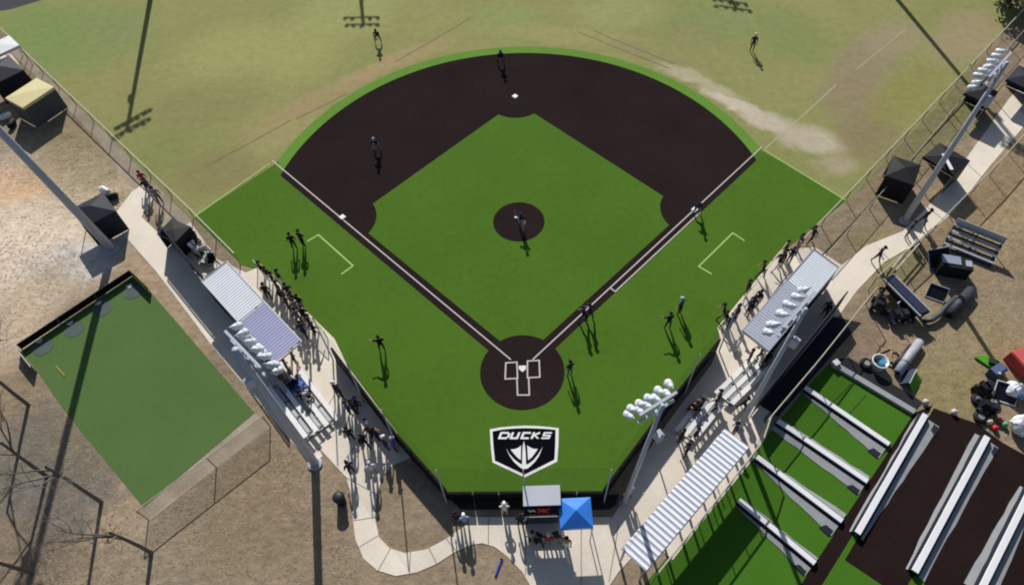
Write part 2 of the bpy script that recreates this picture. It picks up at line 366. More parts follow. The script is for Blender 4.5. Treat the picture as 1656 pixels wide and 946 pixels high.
# ------------------------------------------------------------------ practice turf left
pq = [P(215,446), P(247,476), P(412,668), P(232,820), P(105,665), P(62,603), P(35,567)]
struct(MB().sheet(pq, .012).build('practice_turf', M_turf2))
for k, (u, v, lb) in enumerate(((70,562,'grey hitting mat in the left corner of the practice turf'), (120,533,'grey hitting mat second from the left corner of practice turf'), (166,500,'grey hitting mat crossed by the light pole shadow'), (215,472,'grey hitting mat at the top corner of practice turf'))):
    x, y = P(u, v); o = thing('hitting_mat', lb, 'mat', (x, y, .014), math.radians(40), 'hitting mats on the practice turf')
    MB().prism(arc(0, 0, .62, 0, 350, 30), 0, .015).build('mat_sheet', mat('grey_mat', (84,98,92), .9, .12, 2), o)
    MB().prism([(-.2,.75),(.2,.75),(.2,.6),(0,.45),(-.2,.6)], .016, .03).build('plate', M_white, o)
# ------------------------------------------------------------------ concrete, gravel, paths
conc = [(280,375),(308,360),(352,420),(398,441),(422,431),(541,548),(562,592),(648,708),(664,740),(636,752),(618,770),(609,805),(606,835),(613,868),(630,886),(655,894),(690,888),(720,872),(752,850),(762,836),(850,836),(990,836),(1002,818),(1040,740),(1085,676),(1150,590),(1166,550),(1160,530),(1262,405),(1318,400),(1362,430),(1330,505),(1225,655),(1180,720),(1060,860),(1000,925),(960,985),(880,985),(845,925),(820,899),(800,884),(780,878),(760,881),(735,893),(705,912),(675,925),(640,931),(610,922),(588,903),(575,872),(571,840),(570,805),(560,772),(505,712),(450,640),(340,500),(262,395)]
struct(MB().prism(GZ(conc), -.05, .03).build('concrete_walk', M_conc))
struct(MB().prism(GZ([(212,312),(232,298),(249,320),(229,351),(278,398),(380,520),(470,640),(522,738),(500,748),(345,562),(255,442),(195,374),(187,346)]), -.05, .026).build('concrete_path', M_conc))
struct(MB().prism(GZ([(1670,118),(1700,150),(1660,200),(1600,270),(1540,345),(1482,394),(1430,424),(1386,470),(1348,522),(1325,560),(1225,690),(1205,690),(1330,500),(1360,430),(1400,398),(1460,374),(1500,335),(1560,260),(1632,160)]), -.05, .022).build('concrete_path', M_conc))
struct(MB().prism(GZ([(1228,655),(1240,700),(1218,742),(1130,850),(1088,905),(1050,872),(1180,720)]), -.05, .018).build('concrete_walk', M_conc))
struct(MB().sheet(GZ([(232,821),(412,668),(437,690),(350,756),(243,842)]), .008).build('gravel_strip', M_gravel))
struct(MB().sheet(GZ([(18,85),(160,228),(208,300),(240,312),(262,365),(290,395),(330,430),(345,415),(305,352),(170,216),(20,70)]), .008).build('gravel_strip', M_gravel))
struct(MB().sheet(GZ([(-20,62),(0,70),(22,92),(36,112),(10,128),(-30,110)]), .014).build('concrete_pad', M_conc))
struct(MB().sheet(GZ([(722,800),(980,800),(1000,800),(995,818),(985,824),(745,824)]), .036).build('wall_foot_strip', M_dkbrown))  # plain dark brown strip along the foot of the centre backstop pads
struct(MB().sheet(GZ([(1347,512),(1392,522),(1258,674),(1228,655)]), .036).build('painted_shade_strip', mat('black_mat_and_shade', (34,37,44), .85, .12, .5)))  # near-black strip painted in to deepen the right windscreen's shadow on the ground

for (a, b) in (((572,842),(607,836)),((580,885),(612,866)),((612,922),(632,886)),((662,928),(664,893)),((706,911),(694,886)),((738,891),(722,871)),((790,838),(790,880)),((850,838),(850,930)),((940,850),(940,960)),((1000,850),(985,940)),((560,772),(610,800)),((600,690),(560,740)),((540,640),(505,700)),((1225,560),(1250,590)),((1420,402),(1438,420)),((1500,336),(1526,356)),((1560,262),(1586,286)),((1612,190),(1640,222))):
    line([PV(*a), PV(*b)], 'concrete_joint', mat('joint_grey', (150,142,132), .95, .1, 2), .05, .034)  # thin grey control joints across the concrete

# ================================================================== FENCES AND WALLS
def fence(label, pts, h, name='chain_link_fence', mesh=None, rail=M_rail, sp=3.0, rr=.045, cat='fence', midrail=False, screen=None):
    o = thing(name, label, cat, (pts[0][0], pts[0][1], 0)); O = Vector((pts[0][0], pts[0][1]))
    pm = MB().tube([(0,0,0),(0,0,h)], .032, 8).mesh('post', M_post)
    for i in range(len(pts)-1):
        a, b = Vector(pts[i])-O, Vector(pts[i+1])-O; n = max(1, round((b-a).length/sp))
        for k in range(n+1 if i == len(pts)-2 else n):
            q = a+(b-a)*k/n; link('post', pm, o, (q.x, q.y, 0))
        MB().tube([(*a,h),(*b,h)], rr, 6).build('top_rail', rail, o)
        MB().add([(*a,.05),(*b,.05),(*b,h-.03),(*a,h-.03)], [(0,1,2,3)]).build('mesh', mesh or M_chain, o)
        if screen: 
            d = (b-a).normalized(); q = Vector((-d.y, d.x))*.03
            MB().add([(*(a+q),.08),(*(b+q),.08),(*(b+q),h-.08),(*(a+q),h-.08)], [(0,1,2,3)]).build('windscreen', screen, o)
    return o
Lp = lambda t: (-23.83-t*r2, 13.43+t*r2)
Rp = lambda t: (24.21+t*r2, 13.38+t*r2*.985)
fence('grey chain-link fence along the left side of the outfield', [Lp(45), (-23.83,13.43), (-19.5, 8.95)], 1.25)
fence('chain-link fence with pale top rail along right side of outfield', [Rp(45), (24.21,13.38), (19.3, 8.6)], 1.25)
fence('low chain-link fence behind the right outfield fence, beside the canopies', [P(1330,425), P(1475,262), P(1560,160), P(1656,55)], 1.1, rr=.022)
fence('chain-link fence along the right edge of the right path', [P(1404,470), P(1500,385), P(1600,285), P(1690,185)], 1.6, rr=.035)
fence('chain-link fence with pale rail between right stand and batting cages', [P(1228,702), P(1310,605), P(1400,492)], 2.0, rr=.035)
fence('chain-link fence along the lower right edge of the practice turf', [P(240,840), P(350,756), P(437,690)], 1.5, rr=.03)
fence('black-edged low fence at the top edge of the practice turf', [P(36,565), P(215,446), P(245,475)], .55, rr=.06, rail=M_pad, mesh=M_pad, name='low_fence')
fence('short black fence panel at the left corner of practice turf', [P(36,572), P(60,602)], .7, rr=.04, mesh=M_pad, name='low_fence')
fence('tall chain-link fence between the lower right awning and batting cages', [P(1228,704), P(1215,742), P(1130,850), P(1050,950)], 2.6, sp=1.5)
fence('navy windscreen fence behind the left dugout and stand', [tuple(G(258,366,2).to_2d()), tuple(G(330,452,2).to_2d()), tuple(G(452,618,2).to_2d())], 2.3, screen=M_screen, rail=MC['navy_windscreen'], name='windscreen_fence')
fence('navy windscreen fence behind the right dugout and stand', [tuple(G(1372,470,2).to_2d()), tuple(G(1228,648,2).to_2d())], 1.9, screen=M_screen, rail=MC['navy_windscreen'], name='windscreen_fence')
# dugout front rails
fence('low chain-link rail along the front of the left dugout', [(-18.2,8.45), (-12.55,2.55)], 1.1, name='dugout_rail_fence', rr=.03)
fence('low chain-link rail along the front of the right dugout', [(18.5,8.75), (13.0,2.35)], 1.1, name='dugout_rail_fence', rr=.03)

# backstop: padded black wall, posts and netting
HD, HC = 1.5, 1.0
bk = [G(535,562,HD).to_2d(), G(587,631,HD).to_2d(), G(640,701,HD).to_2d(), G(722,797,HC).to_2d(), G(848,796,HC).to_2d(), G(976,796,HC).to_2d(), G(1052,690,HD).to_2d(), G(1108,618,HD).to_2d(), G(1165,548,HD).to_2d()]
M_dkc = mat('dark_cable', (60,70,60), .6, .05, 3)
bs = thing('backstop', 'black padded backstop wall with net posts curving behind home plate', 'backstop', (0, -8, 0))
for i in range(len(bk)-1):
    a, b = Vector(bk[i]), Vector(bk[i+1]); n = max(1, round((b-a).length/1.5)); d = (b-a).normalized(); g_ = d*.015; ang = math.atan2(d.y, d.x)
    hh = HC if i in (3, 4) else HD; me = MB().box((0,0,hh/2), ((b-a).length/n-.03, .14, hh), taper=.97).mesh('pad', M_pad)
    for k in range(n):
        q = a+(b-a)*(k+.5)/n; link('pad', me, bs, (q.x, q.y+8, .03), ang)
pm = MB().tube([(0,0,0),(0,0,5)], [.05,.035], 8).mesh('net_post', M_pole)
NH = 5.0
for i in (0, 1, 2, 3, 4, 5, 6, 7, 8):
    d = Vector(bk[i])-Vector((0, 2)); d.normalize(); q = Vector(bk[i])+d*.22
    link('net_post', pm, bs, (q.x, q.y+8, 0))
for i in range(len(bk)-1):
    a, b = Vector(bk[i]), Vector(bk[i+1]); da = (a-Vector((0,2))).normalized()*.2; db = (b-Vector((0,2))).normalized()*.2
    a, b = a+da+Vector((0,8)), b+db+Vector((0,8))
    MB().add([(*a,.9),(*b,.9),(*b,NH),(*a,NH)], [(0,1,2,3)]).build('netting', M_net, bs)
    MB().tube([(*a,NH),(*b,NH)], .005, 4).build('cable', M_dkc, bs)

# ================================================================== ROOFED STANDS
def corr(length, width, period, amp, tilt=0.0):
    """corrugated sheet: ribs run across the width; origin at one end, x along the length"""
    mb = MB(); n = int(length/period); prof = []
    for k in range(n):
        x = k*period; prof += [(x, 0), (x+period*.5, 0), (x+period*.6, amp), (x+period*.9, amp)]
    prof.append((n*period, 0))
    for x, z in prof: mb.v += [(x, 0, z), (x, width, z+tilt), (x, 0, z-.03), (x, width, z+tilt-.03)]
    for i in range(len(prof)-1):
        a = i*4; mb.f += [(a, a+4, a+5, a+1), (a+2, a+3, a+7, a+6)]; mb.m += [0, 0]
    return mb
def frame(ax, ay, bx, by):   # Empty frame: x axis along a->b
    return math.atan2(by-ay, bx-ax)
def dugout(label, A, B, D, side, split, m2=None):
    # A, B: back corners (world, roof height); D: front corner next to A
    A, B, D = Vector(A), Vector(B), Vector(D); L = (B-A).length; wd = (D-A).length; rz = math.atan2(*(B-A).yx)
    o = thing('dugout', label, 'dugout', (A.x, A.y, 0), rz)
    sgn = 1 if (B-A).cross(D-A) > 0 else -1
    h0, h1 = 2.35, 2.62
    for (x0, x1, m, dz, name) in ((0, L*split, M_roof, 0, 'roof_panel'), (L*split+.02, L, m2 or M_roof2, .03, 'roof_panel')):
        mb = corr(x1-x0, wd, .21, .018, h1-h0)
        mb.v = [(x+x0, y*sgn, z+h0+dz) for x, y, z in mb.v]; r = mb.build(name, m, o)
    for y, z in ((-.03, h0), (wd+.03, h1)):
        MB().bar((0, y*sgn, z-.02), (L, y*sgn, z-.02), .06, .14).build('fascia', M_galv, o)
    for x in (0, L): MB().bar((x, 0, h0-.02), (x, wd*sgn, h1-.02), .06, .12).build('fascia', M_galv, o)
    pm = MB().box((0,0,h0/2-.05), (.1,.1,h0-.1)).mesh('post', M_galv)
    for k in range(5):
        for y in (.12, wd-.12): link('post', pm, o, (.1+(L-.2)*k/4, y*sgn, .03))
    MB().box((L/2, .5*sgn, .46), (L-.6, .35, .05)).build('bench_seat', M_alu, o)
    for k in range(5): MB().box((.5+(L-1)*k/4, .5*sgn, .24), (.06,.3,.4)).build('bench_leg', M_galv, o)
    MB().add([(0,-.02*sgn,.06),(L,-.02*sgn,.06),(L,-.02*sgn,1.9),(0,-.02*sgn,1.9)], [(0,1,2,3)]).build('back_screen', M_screen, o)
    return o
rz_ = 2.5
q = [tuple(G(u, v, rz_).to_2d()) for u, v in ((325,452),(445,586),(365,423))]
dugout('left dugout with ribbed metal roof, light upper half and blue-grey lower half', q[0], q[1], q[2], -1, .52)
q = [tuple(G(u, v, rz_).to_2d()) for u, v in ((1357,430),(1243,566),(1318,403))]
dugout('right dugout with ribbed silver metal roof beside the right stand', q[0], q[1], q[2], 1, .40, mat('roof_sheet_grey', (196, 201, 214), .5, .05, .6))
# awning lower right: white slats over a grey deck
A, B, D = [Vector(G(u, v, 2.6).to_2d()) for u, v in ((1212,722), (1045,923), (1172,695))]
L = (B-A).length; wd = (D-A).length; rz = math.atan2(*(B-A).yx); sg = 1 if (B-A).cross(D-A) > 0 else -1
aw = thing('awning', 'long white ribbed metal awning at the lower right behind the backstop', 'awning', (A.x, A.y, 0), rz)
MB().box((L/2, wd/2*sg, 2.53), (L, wd, .03)).build('roof_deck', mat('deck_blue_grey', (168,174,196), .6, .06, 1), aw)
n = 29; pitch = L/n
me = MB().box((0,0,.012), (pitch*.58, wd+.04, .024), taper=.96).mesh('rib', mat('white_roof_rib', (252,253,255), .5, .02, 2))
for k in range(n): link('rib', me, aw, ((k+.5)*pitch, wd/2*sg, 2.55))
pm = MB().box((0,0,1.26), (.1,.1,2.5)).mesh('post', M_galv)
for k in range(5):
    for y in (.12, wd-.12): link('post', pm, aw, (.1+(L-.2)*k/4, y*sg, .02))
for y in (0, wd): MB().bar((0, y*sg, 2.47), (L, y*sg, 2.47), .08, .1).build('beam', M_galv, aw)

# bleachers
def bleacher(label, a, b, rows=3, side=1, rise=.2, run=.42, z0=.28, grp='aluminium bleachers'):
    a, b = Vector(a), Vector(b); L = (b-a).length; rz = math.atan2(*(b-a).yx)
    o = thing('bleacher', label, 'bleacher', (a.x, a.y, .03), rz, grp)
    for r in range(rows):
        z = z0+r*rise; y = side*r*run*1.35
        MB().box((L/2, y, z), (L, .29, .05)).build('seat_plank', M_alu, o)
        if r: MB().box((L/2, y-side*.3, z-.2), (L, .2, .04)).build('foot_plank', M_galv, o)
    for k in range(4):
        x = .2+(L-.4)*k/3; yb = side*(rows-1)*run*1.35
        mb = MB().bar((x, 0, .05), (x, yb, .05), .05, .05).bar((x, 0, .05), (x, 0, z0), .05, .05).bar((x, yb, .05), (x, yb, z0+(rows-1)*rise), .05, .05).bar((x, 0, z0-.03), (x, yb, z0+(rows-1)*rise-.03), .05, .05)
        mb.build('frame', MC['frame_steel'] if 'frame_steel' in MC else mat('frame_steel', (92,94,98), .5, .1, 3), o)
    return o
bleacher('bleacher with white planks beside the backstop, below left dugout', P(487,604), P(548,682), 4, -1, .17, .5)
bleacher('upper right bleacher with white planks, next to the right dugout', P(1216,583), P(1156,640), 3, 1, .16, .42)
bleacher('lower right bleacher with white planks, next to the white awning', P(1140,642), P(1092,700), 3, 1, .16, .42)

# ================================================================== FLOODLIGHT POLES
lamp_me = MB().lathe((0,0,0), [(.06,.0),(.10,-.06),(.20,-.30),(.23,-.36)], 10)
visor = MB()
for k in range(9):
    a = math.pi*(k/8); visor.v += [(.24*math.cos(a), .24*math.sin(a), -.34), (.26*math.cos(a), .26*math.sin(a)+.05, -.62)]
for k in range(8): visor.f.append((2*k, 2*k+2, 2*k+3, 2*k+1)); visor.m.append(0)
M_lamp = mat('white_lamp_housing', (214,220,228), .45, .2, 5)
M_lens = mat('lamp_lens', (150,160,170), .15, .03, 3)
LAMP = lamp_me.mesh('lamp_housing', M_lamp, True); VIS = visor.mesh('visor', M_lamp, True)
LENS = MB().lathe((0,0,0), [(.22,-.362),(.2,-.372)], 10).mesh('lens', M_lens)
BRK = MB().bar((0,0,-.02), (0,0,.16), .05, .05).mesh('bracket', M_pole)
def light_pole(label, base, h, rows, per, aim, width, lean=(0,0), r0=.25, r1=.16):
    o = thing('light_pole', label, 'light pole', (base[0], base[1], 0), 0, 'floodlight poles around the field')
    top = Vector((lean[0], lean[1], h))
    MB().tube([(0,0,0), top*.5, top], [r0, (r0+r1)/2, r1], 14).build('pole', M_pole, o, True)
    MB().lathe((0,0,0), [(r0*1.7,.0),(r0*1.7,.12),(r0*1.2,.16)], 12).build('base_plate', M_pole, o)
    d = Vector((math.cos(aim), math.sin(aim), 0)); s = Vector((-d.y, d.x, 0))
    for r in range(rows):
        c = top+Vector((0,0,-.3-r*.75))+d*(.25)
        ca = MB().bar(c-s*width/2, c+s*width/2, .12, .12).build('crossarm', M_pole, o)
        for k in range(per):
            q = c+s*width*(k/(per-1)-.5) + d*.28
            M = Matrix.Translation(q) @ Matrix.Rotation(aim-math.pi/2, 4, 'Z') @ Matrix.Rotation(math.radians(30+random.uniform(0,22)), 4, 'X') @ Matrix.Rotation(random.uniform(-.3,.3), 4, 'Y') @ Matrix.Scale(.78, 4)
            f = link('floodlight', LAMP, o); f.matrix_local = M
            link('visor', VIS, f); link('lens', LENS, f); link('bracket', BRK, f)
    MB().box((top.x-d.x*.3, top.y-d.y*.3, h-2.6), (.35,.3,.6), aim).build('control_box', M_pole, o)
    return o
def face(b): return math.atan2(12-b[1], 0-b[0])
A45 = math.pi/4
light_pole('tall grey light pole at the left edge, beside the sandy bank', P(182,404), 17.5, 2, 5, A45, 2.8, lean=(-1.5,-.1), r0=.3, r1=.17)
light_pole('grey light pole behind the left stand, its lamps near left dugout roof', P(510,750), 13.1, 2, 6, A45, 2.7)
light_pole('grey light pole at the right, its base near the equipment pile', P(1462,358), 13.6, 2, 6, math.pi-A45, 3.0, r0=.22, r1=.11)
light_pole('light pole right of the backstop, lamps above the lower right stand', P(1008,815), 12.3, 2, 5, math.pi-A45-.25, 2.0, lean=(.45,.1), r0=.15, r1=.09)
light_pole('light pole behind the right stand, its lamps beside right dugout roof', P(1195,692), 12.8, 2, 5, math.pi-A45, 2.7, r0=.16, r1=.09)
def tip_base(u, v, h): t_ = G(u, v); return tuple((t_ - SD*(h/-SD.z) - Vector((0,0,h))).to_2d()) if False else (t_.x-SD.x/-SD.z*h, t_.y-SD.y/-SD.z*h)
light_pole('light pole beyond the left outfield, casting a long straight shadow', tip_base(205,212,13.2), 13.2, 2, 6, -A45, 3.0)
light_pole('light pole behind left-centre outfield, its shadow reaching the upper frame', tip_base(588,42,13.2), 13.2, 2, 5, -math.pi/2, 3.0)
light_pole('light pole behind right-centre outfield, shadow tip near the right outfielder', tip_base(1192,16,13.2), 13.2, 2, 5, -math.pi/2-.3, 3.0)
light_pole('light pole at the upper right beyond the frame, shadow crossing right fence', tip_base(1655,246,16.5), 16.5, 2, 6, -math.pi*.75, 3.0)

# ================================================================== CANOPIES
def canopy(label, c, sz, h, rz, top, cat='canopy', peak=.45, side=None, grp='pop-up canopies', name='canopy_tent', wall=None):
    o = thing(name, label, cat, (c[0], c[1], 0), rz, grp)
    sx, sy = sz if isinstance(sz, tuple) else (sz, sz); a, b = sx/2, sy/2
    e = [(-a,-b,h),(a,-b,h),(a,b,h),(-a,b,h)]; p = (0,0,h+peak); lo = [(x*1.01,y*1.01,h-.22) for x, y, z in e]
    mb = MB().add(e+[p], [(0,1,4),(1,2,4),(2,3,4),(3,0,4)]); mb.build('cover', top, o)
    MB().add([v for k in range(4) for v in (e[k], e[(k+1)%4], lo[(k+1)%4], lo[k])], [(4*k,4*k+1,4*k+2,4*k+3) for k in range(4)]).build('valance', top, o)
    pm = MB().box((0,0,h/2), (.05,.05,h)).mesh('leg', M_galv)
    for x, y, z in e: link('leg', pm, o, (x*.97, y*.97, 0))
    for k in range(4): MB().bar((e[k][0]*.97,e[k][1]*.97,h-.12), (e[(k+1)%4][0]*.97,e[(k+1)%4][1]*.97,h-.12), .03, .03).build('truss', M_galv, o)
    if wall:
        for k in wall:
            A_, B_ = e[k], e[(k+1)%4]
            MB().add([(A_[0],A_[1],.05),(B_[0],B_[1],.05),(B_[0],B_[1],h-.2),(A_[0],A_[1],h-.2)], [(0,1,2,3)]).build('side_wall', side or top, o)
    return o
M_navy = mat('navy_canvas', (22,26,46), .7, .15, 1.5); M_blk = mat('black_canvas', (18,19,25), .7, .15, 1.5)
M_blue = mat('bright_blue_canvas', (60,138,240), .3, .15, 1.2, spec=.6); M_yel = mat('pale_yellow_canvas', (226,214,160), .7, .05, 1.2)
R45 = math.radians(45)
def gz(u, v, z): return tuple(G(u, v, z).to_2d())
canopy('bright blue pop-up canopy behind the backstop', gz(931,828,2.7), (1.7,1.6), 2.6, .02, M_blue, peak=.45)
canopy('pale yellow canopy with grey side wall near the left fence', gz(48,150,2.1), (2.2,2.9), 2.1, -R45+.2, M_yel, peak=.12, side=mat('grey_wall', (84,88,92), .8, .1, 1), wall=(0,1))
canopy('navy canopy at the far left under the light pole', gz(150,338,2.1), (2.3,2.3), 2.0, R45-.1, M_navy, wall=(0,))
canopy('black canopy at the right between the fence and path, nearest the equipment', gz(1462,274,2.1), (2.3,2.0), 2.0, R45+.25, M_blk, peak=.3, wall=(0,1,3))
canopy('black canopy with a white stripe beside the right concrete path', gz(1532,255,2.1), (2.2,2.5), 2.0, R45-.1, M_blk, peak=.3, wall=(0,1))
canopy('black canopy furthest up the right fence, left of the lamps', gz(1588,148,2.1), (2.0,1.9), 2.0, R45, M_blk, peak=.3, wall=(0,1))
canopy('blue-edged dark canopy at the right frame edge beside the path', gz(1660,125,2.1), (2.4,2.2), 2.0, R45, M_navy, peak=.3, wall=(0,1))
canopy('small black shelter between the left fence and left dugout', gz(281,372,1.7), (1.5,1.7), 1.7, R45+.3, M_blk, peak=.1, wall=(0,1,2))
canopy('dark navy canopy at the upper left frame edge', gz(0,112,2.1), (2.6,2.8), 2.0, R45, M_navy, wall=(0,1))
canopy('white flat-topped shade at the upper left frame edge', gz(4,72,2.1), (2.0,1.9), 2.0, -R45, M_white, peak=.08)
o = MB().box((0,0,0), (.25,1.6,.04)).build('white_banner', M_white); o.location = (*gz(1532,262,2.4), 2.42); o.rotation_euler.z = R45-.75
tag(o, 'narrow white strip lying on the black canopy beside right path', 'banner')

# scorer's booth behind the backstop
bx, by = gz(876,801,3.0)
bo = thing('scorer_booth', 'small scorer booth with pale grey roof and dark banner front', 'booth', (bx, by, 0))
MB().box((0,0,3.0), (1.95,1.05,.06), rx=math.radians(3)).build('roof', mat('pale_grey_roof', (206,210,220), .5, .06, 1.2), bo)
pm = MB().box((0,0,1.48), (.08,.08,2.9)).mesh('post', M_galv)
for x in (-.9,.9):
    for y in (-.44,.44): link('post', pm, bo, (x,y,.03))
bn = MB().box((0,-.545,2.1), (1.9,.04,1.5)).build('banner', mat('booth_banner', (26,26,34), .8, .1, 2, spec=.05), bo)
M_red = mat('red_print', (255,60,84), .6, .05, 2); M_or = mat('orange_print', (240,180,120), .6, .05, 2)
def strokes(name, segs, m, wd=.09):
    mb = MB()
    for k, (x0, z0, x1, z1) in enumerate(segs): mb.bar((x0, -.572-k*.0015, z0), (x1, -.572-k*.0015, z1), .012, wd)
    mb.build(name, m, bn)
strokes('print', [(-.72,2.5,-.6,2.15),(-.6,2.15,-.48,2.5),(-.48,2.5,-.36,2.15)], M_white, .09)
strokes('print', [(-.22,2.6,.12,2.0),(.12,2.6,-.22,2.0),(.03,2.3,.4,2.6),(.03,2.3,.34,2.02)], M_red, .13)
strokes('print', [(x_, 1.6, x_+.1, 1.6) for x_ in (-.7,-.56,-.42,-.26,-.12,.04,.2,.34,.5,.64)], M_or, .09)
MB().box((0,-.3,1.05), (1.85,.45,.05)).build('counter', M_galv, bo); MB().box((0,-.54,.55), (1.85,.03,1.0)).build('counter_front', mat('booth_front', (70,74,92), .7, .1, 2), bo)

# ================================================================== BATTING CAGES (lower right)
struct(MB().sheet(GZ([(1340,588),(1482,665),(1300,960),(1030,960),(1130,838),(1225,722),(1300,632)]), .012).build('cage_turf', M_turf3))
struct(MB().sheet(GZ([(1300,965),(1478,672),(1520,690),(1640,850),(1700,946),(1700,1000),(1280,1000)]), .014).build('cage_turf', M_turf3))
struct(MB().sheet(GZ([(1478,668),(1508,655),(1320,960),(1285,960)]), .020).build('clay_strip', M_clay2))
struct(MB().sheet(GZ([(1510,660),(1580,685),(1620,715),(1700,760),(1700,1000),(1500,1000),(1494,940),(1482,926),(1470,940),(1460,970),(1430,948),(1366,905)]), .024).build('clay_lanes', M_clay2))
struct(MB().sheet(GZ([(1352,582),(1372,578),(1492,650),(1480,665),(1345,590)]), .026).build('black_mat_strip', MC['black_mat_and_shade']))
M_skirt = mat('grey_net_skirt', (158,160,162), .85, .1, 1.5); M_dnet = mat('dark_navy_net', (30,34,50), .85, .15, 2)
M_pipe = mat('white_pipe', (240,240,242), .35, .03, 2)
def divider(label, a, b, w0, w1, n0, n1, h=.26, grp='lane dividers of the batting cages', pw=.19):
    """low ridge: white pipe on legs, dark net on the near side, grey skirts flaring from width w0 to w1 (right) and n0 to n1 (left)"""
    A, B = G(*a, h), G(*b, h); A2, B2 = Vector((A.x, A.y)), Vector((B.x, B.y)); L = (B2-A2).length; rz = math.atan2(*(B2-A2).yx)
    o = thing('lane_divider', label, 'lane divider', (A.x, A.y, 0), rz, grp)
    mb = MB(); hw = pw*.95
    for x_ in (0, L): mb.v += [(x_,-hw,h-.05), (x_,-hw*.8,h+.03), (x_,hw*.8,h+.03), (x_,hw,h-.05)]
    mb.f = [(0,4,5,1),(1,5,6,2),(2,6,7,3),(3,7,4,0),(3,2,1,0),(4,5,6,7)]; mb.m = [0]*6; mb.build('ridge_cap', M_pipe, o)
    def strip(name, y0a, y0b, z0, y1a, y1b, z1, m, nseg=10, wob=.04):
        mb = MB()
        for i in range(nseg+1):
            t_ = i/nseg; k = random.uniform(-wob, wob)
            mb.v += [(L*t_, y0a+(y0b-y0a)*t_, z0), (L*t_, y1a+(y1b-y1a)*t_+k, z1)]
        for i in range(nseg): mb.f.append((2*i, 2*i+2, 2*i+3, 2*i+1)); mb.m.append(0)
        mb.build(name, m, o)
    strip('net_curtain', -pw*.9, -pw*.9, h-.02, -pw-.12, -pw-.12, .06, M_dnet)
    strip('net_skirt', -pw-.13, -pw-.13, .10, -w0-.3, -w1-.3, .045, M_skirt)
    strip('net_curtain', pw*.9, pw*.9, h-.02, pw+.1, pw+.1, .05, M_dnet)
    strip('net_skirt', pw+.08, pw+.08, .10, n0+.25, n1+.25, .045, M_skirt)
    MB().prism([(L-.75,-w1-.32),(L-.1,-w1-.38),(L+.02,-.2),(L-.3,-.3)], .05, .07).build('end_flap', M_dnet, o)
    lm = MB().box((0,0,h/2), (.06,.06,h)).mesh('leg', M_galv)
    for k in range(4): link('leg', lm, o, (.1+(L-.2)*k/3, 0, 0))
divider('white-ridged lane divider, uppermost of those on the green cage turf', (1302,626), (1438,718), .0, .75, .0, .02)
divider('white-ridged lane divider, second from the top on green cage turf', (1258,680), (1403,778), .3, .6, .1, .2)
divider('white-ridged lane divider, third from the top on green cage turf', (1224,738), (1362,842), .0, .75, .0, .35)
divider('white-ridged lane divider at the bottom, partly in the awning shadow', (1195,808), (1318,910), .0, .5, .05, .15)
divider('white-ridged divider on dark clay, leftmost of the three', (1387,862), (1497,670), .12, .7, .12, .1, h=.4)
divider('white-ridged divider on dark clay, middle one of the three', (1480,924), (1597,706), .35, .5, .15, .35, h=.4, pw=.2)
divider('white-ridged divider on dark clay at the right frame edge', (1586,955), (1668,790), .55, .25, .5, .2, h=.4, pw=.2)
o = thing('cage_kerb', 'pale grey net kerb along the top edge of the green cages', 'kerb', tuple(G(1346,590))); q0 = G(1346,590); q1 = G(1477,668)-q0
MB().bar((0,0,.12), (q1.x,q1.y,.12), .36, .24).build('kerb_beam', M_skirt, o); MB().box((.1,-.05,.3), (.4,.35,.3), .5).build('end_block', M_white, o)
for (a, b) in (((1348,650),(1375,622)), ((1355,690),(1400,640))):
    line([PV(*a), PV(*b)], 'turf_seam', mat('turf_seam', (40,66,24), .9, .1, 2), .06, .018)

# ================================================================== EQUIPMENT PILE (right)
M_dk = mat('dark_steel', (40,42,50), .5, .15, 2); M_sil = mat('silver_panel', (196,202,206), .4, .08, 1.5, metal=.3); M_nv = mat('navy_panel', (44,48,76), .5, .15, 1.5)
# stack of silver bleacher sections
A, B = G(1527,388), G(1606,420); d = (B-A); rz = math.atan2(d.y, d.x); L = d.length
o = thing('bleacher', 'silver tip-and-roll bleacher standing among the equipment on right', 'bleacher', (A.x, A.y, 0), rz, 'aluminium bleachers')
for k in range(4):
    MB().box((L/2, .65-k*.42, 1.15-k*.27), (L, .26, .05)).build('seat_plank', M_sil, o)
    MB().box((L/2, .45-k*.42, .95-k*.27), (L, .2, .04)).build('foot_plank', M_nv, o)
for x in (.1, L/2, L-.1):
    MB().bar((x,.65,0),(x,.65,1.15),.06,.06).bar((x,.65,1.1),(x,-.62,.3),.06,.06).bar((x,-.62,0),(x,-.62,.34),.06,.06).bar((x,.65,.05),(x,-.7,.05),.06,.06).build('frame', M_dk, o)
MB().box((L/2,.75,1.35),(L,.05,.5)).build('back_panel', M_sil, o)
def roll(label, a, b, r, m, name='turf_roll', cat='turf roll', endm=None, z=None):
    A, B = G(*a), G(*b); z = r if z is None else z; o = thing(name, label, cat, (A.x, A.y, 0), 0, 'rolls lying in the equipment pile'); q = B-A
    mb = MB().tube([(0,0,z),(q.x*.5,q.y*.5,z),(q.x,q.y,z)], [r, r*1.03, r*.98], 16); mb.build('rolled_sheet', m, o, True)
    u = q.normalized(); s_ = Vector((-u.y,u.x,0))
    for t_ in (-.02, 1.02): 
        c = q*t_+Vector((0,0,z)); MB().tube([c-u*.015, c+u*.015], r*.55, 12).build('end_coil', endm or M_blk, o)
    MB().tube([q*.3+Vector((0,0,z))-u*.03, q*.3+Vector((0,0,z))+u*.03], r*1.06, 16).build('strap', M_dk, o)
roll('white and black roll lying below the equipment pile', (1449,606), (1484,556), .28, mat('pale_roll', (176,176,186), .5, .2, 1.2))
roll('dark turf roll at the upper right of the equipment pile', (1532,514), (1566,474), .34, mat('dark_roll', (56,62,70), .6, .2, 1.2))
roll('thin dark roll next to the white and black roll', (1444,594), (1472,560), .14, M_dk, 'thin_roll', 'roll')
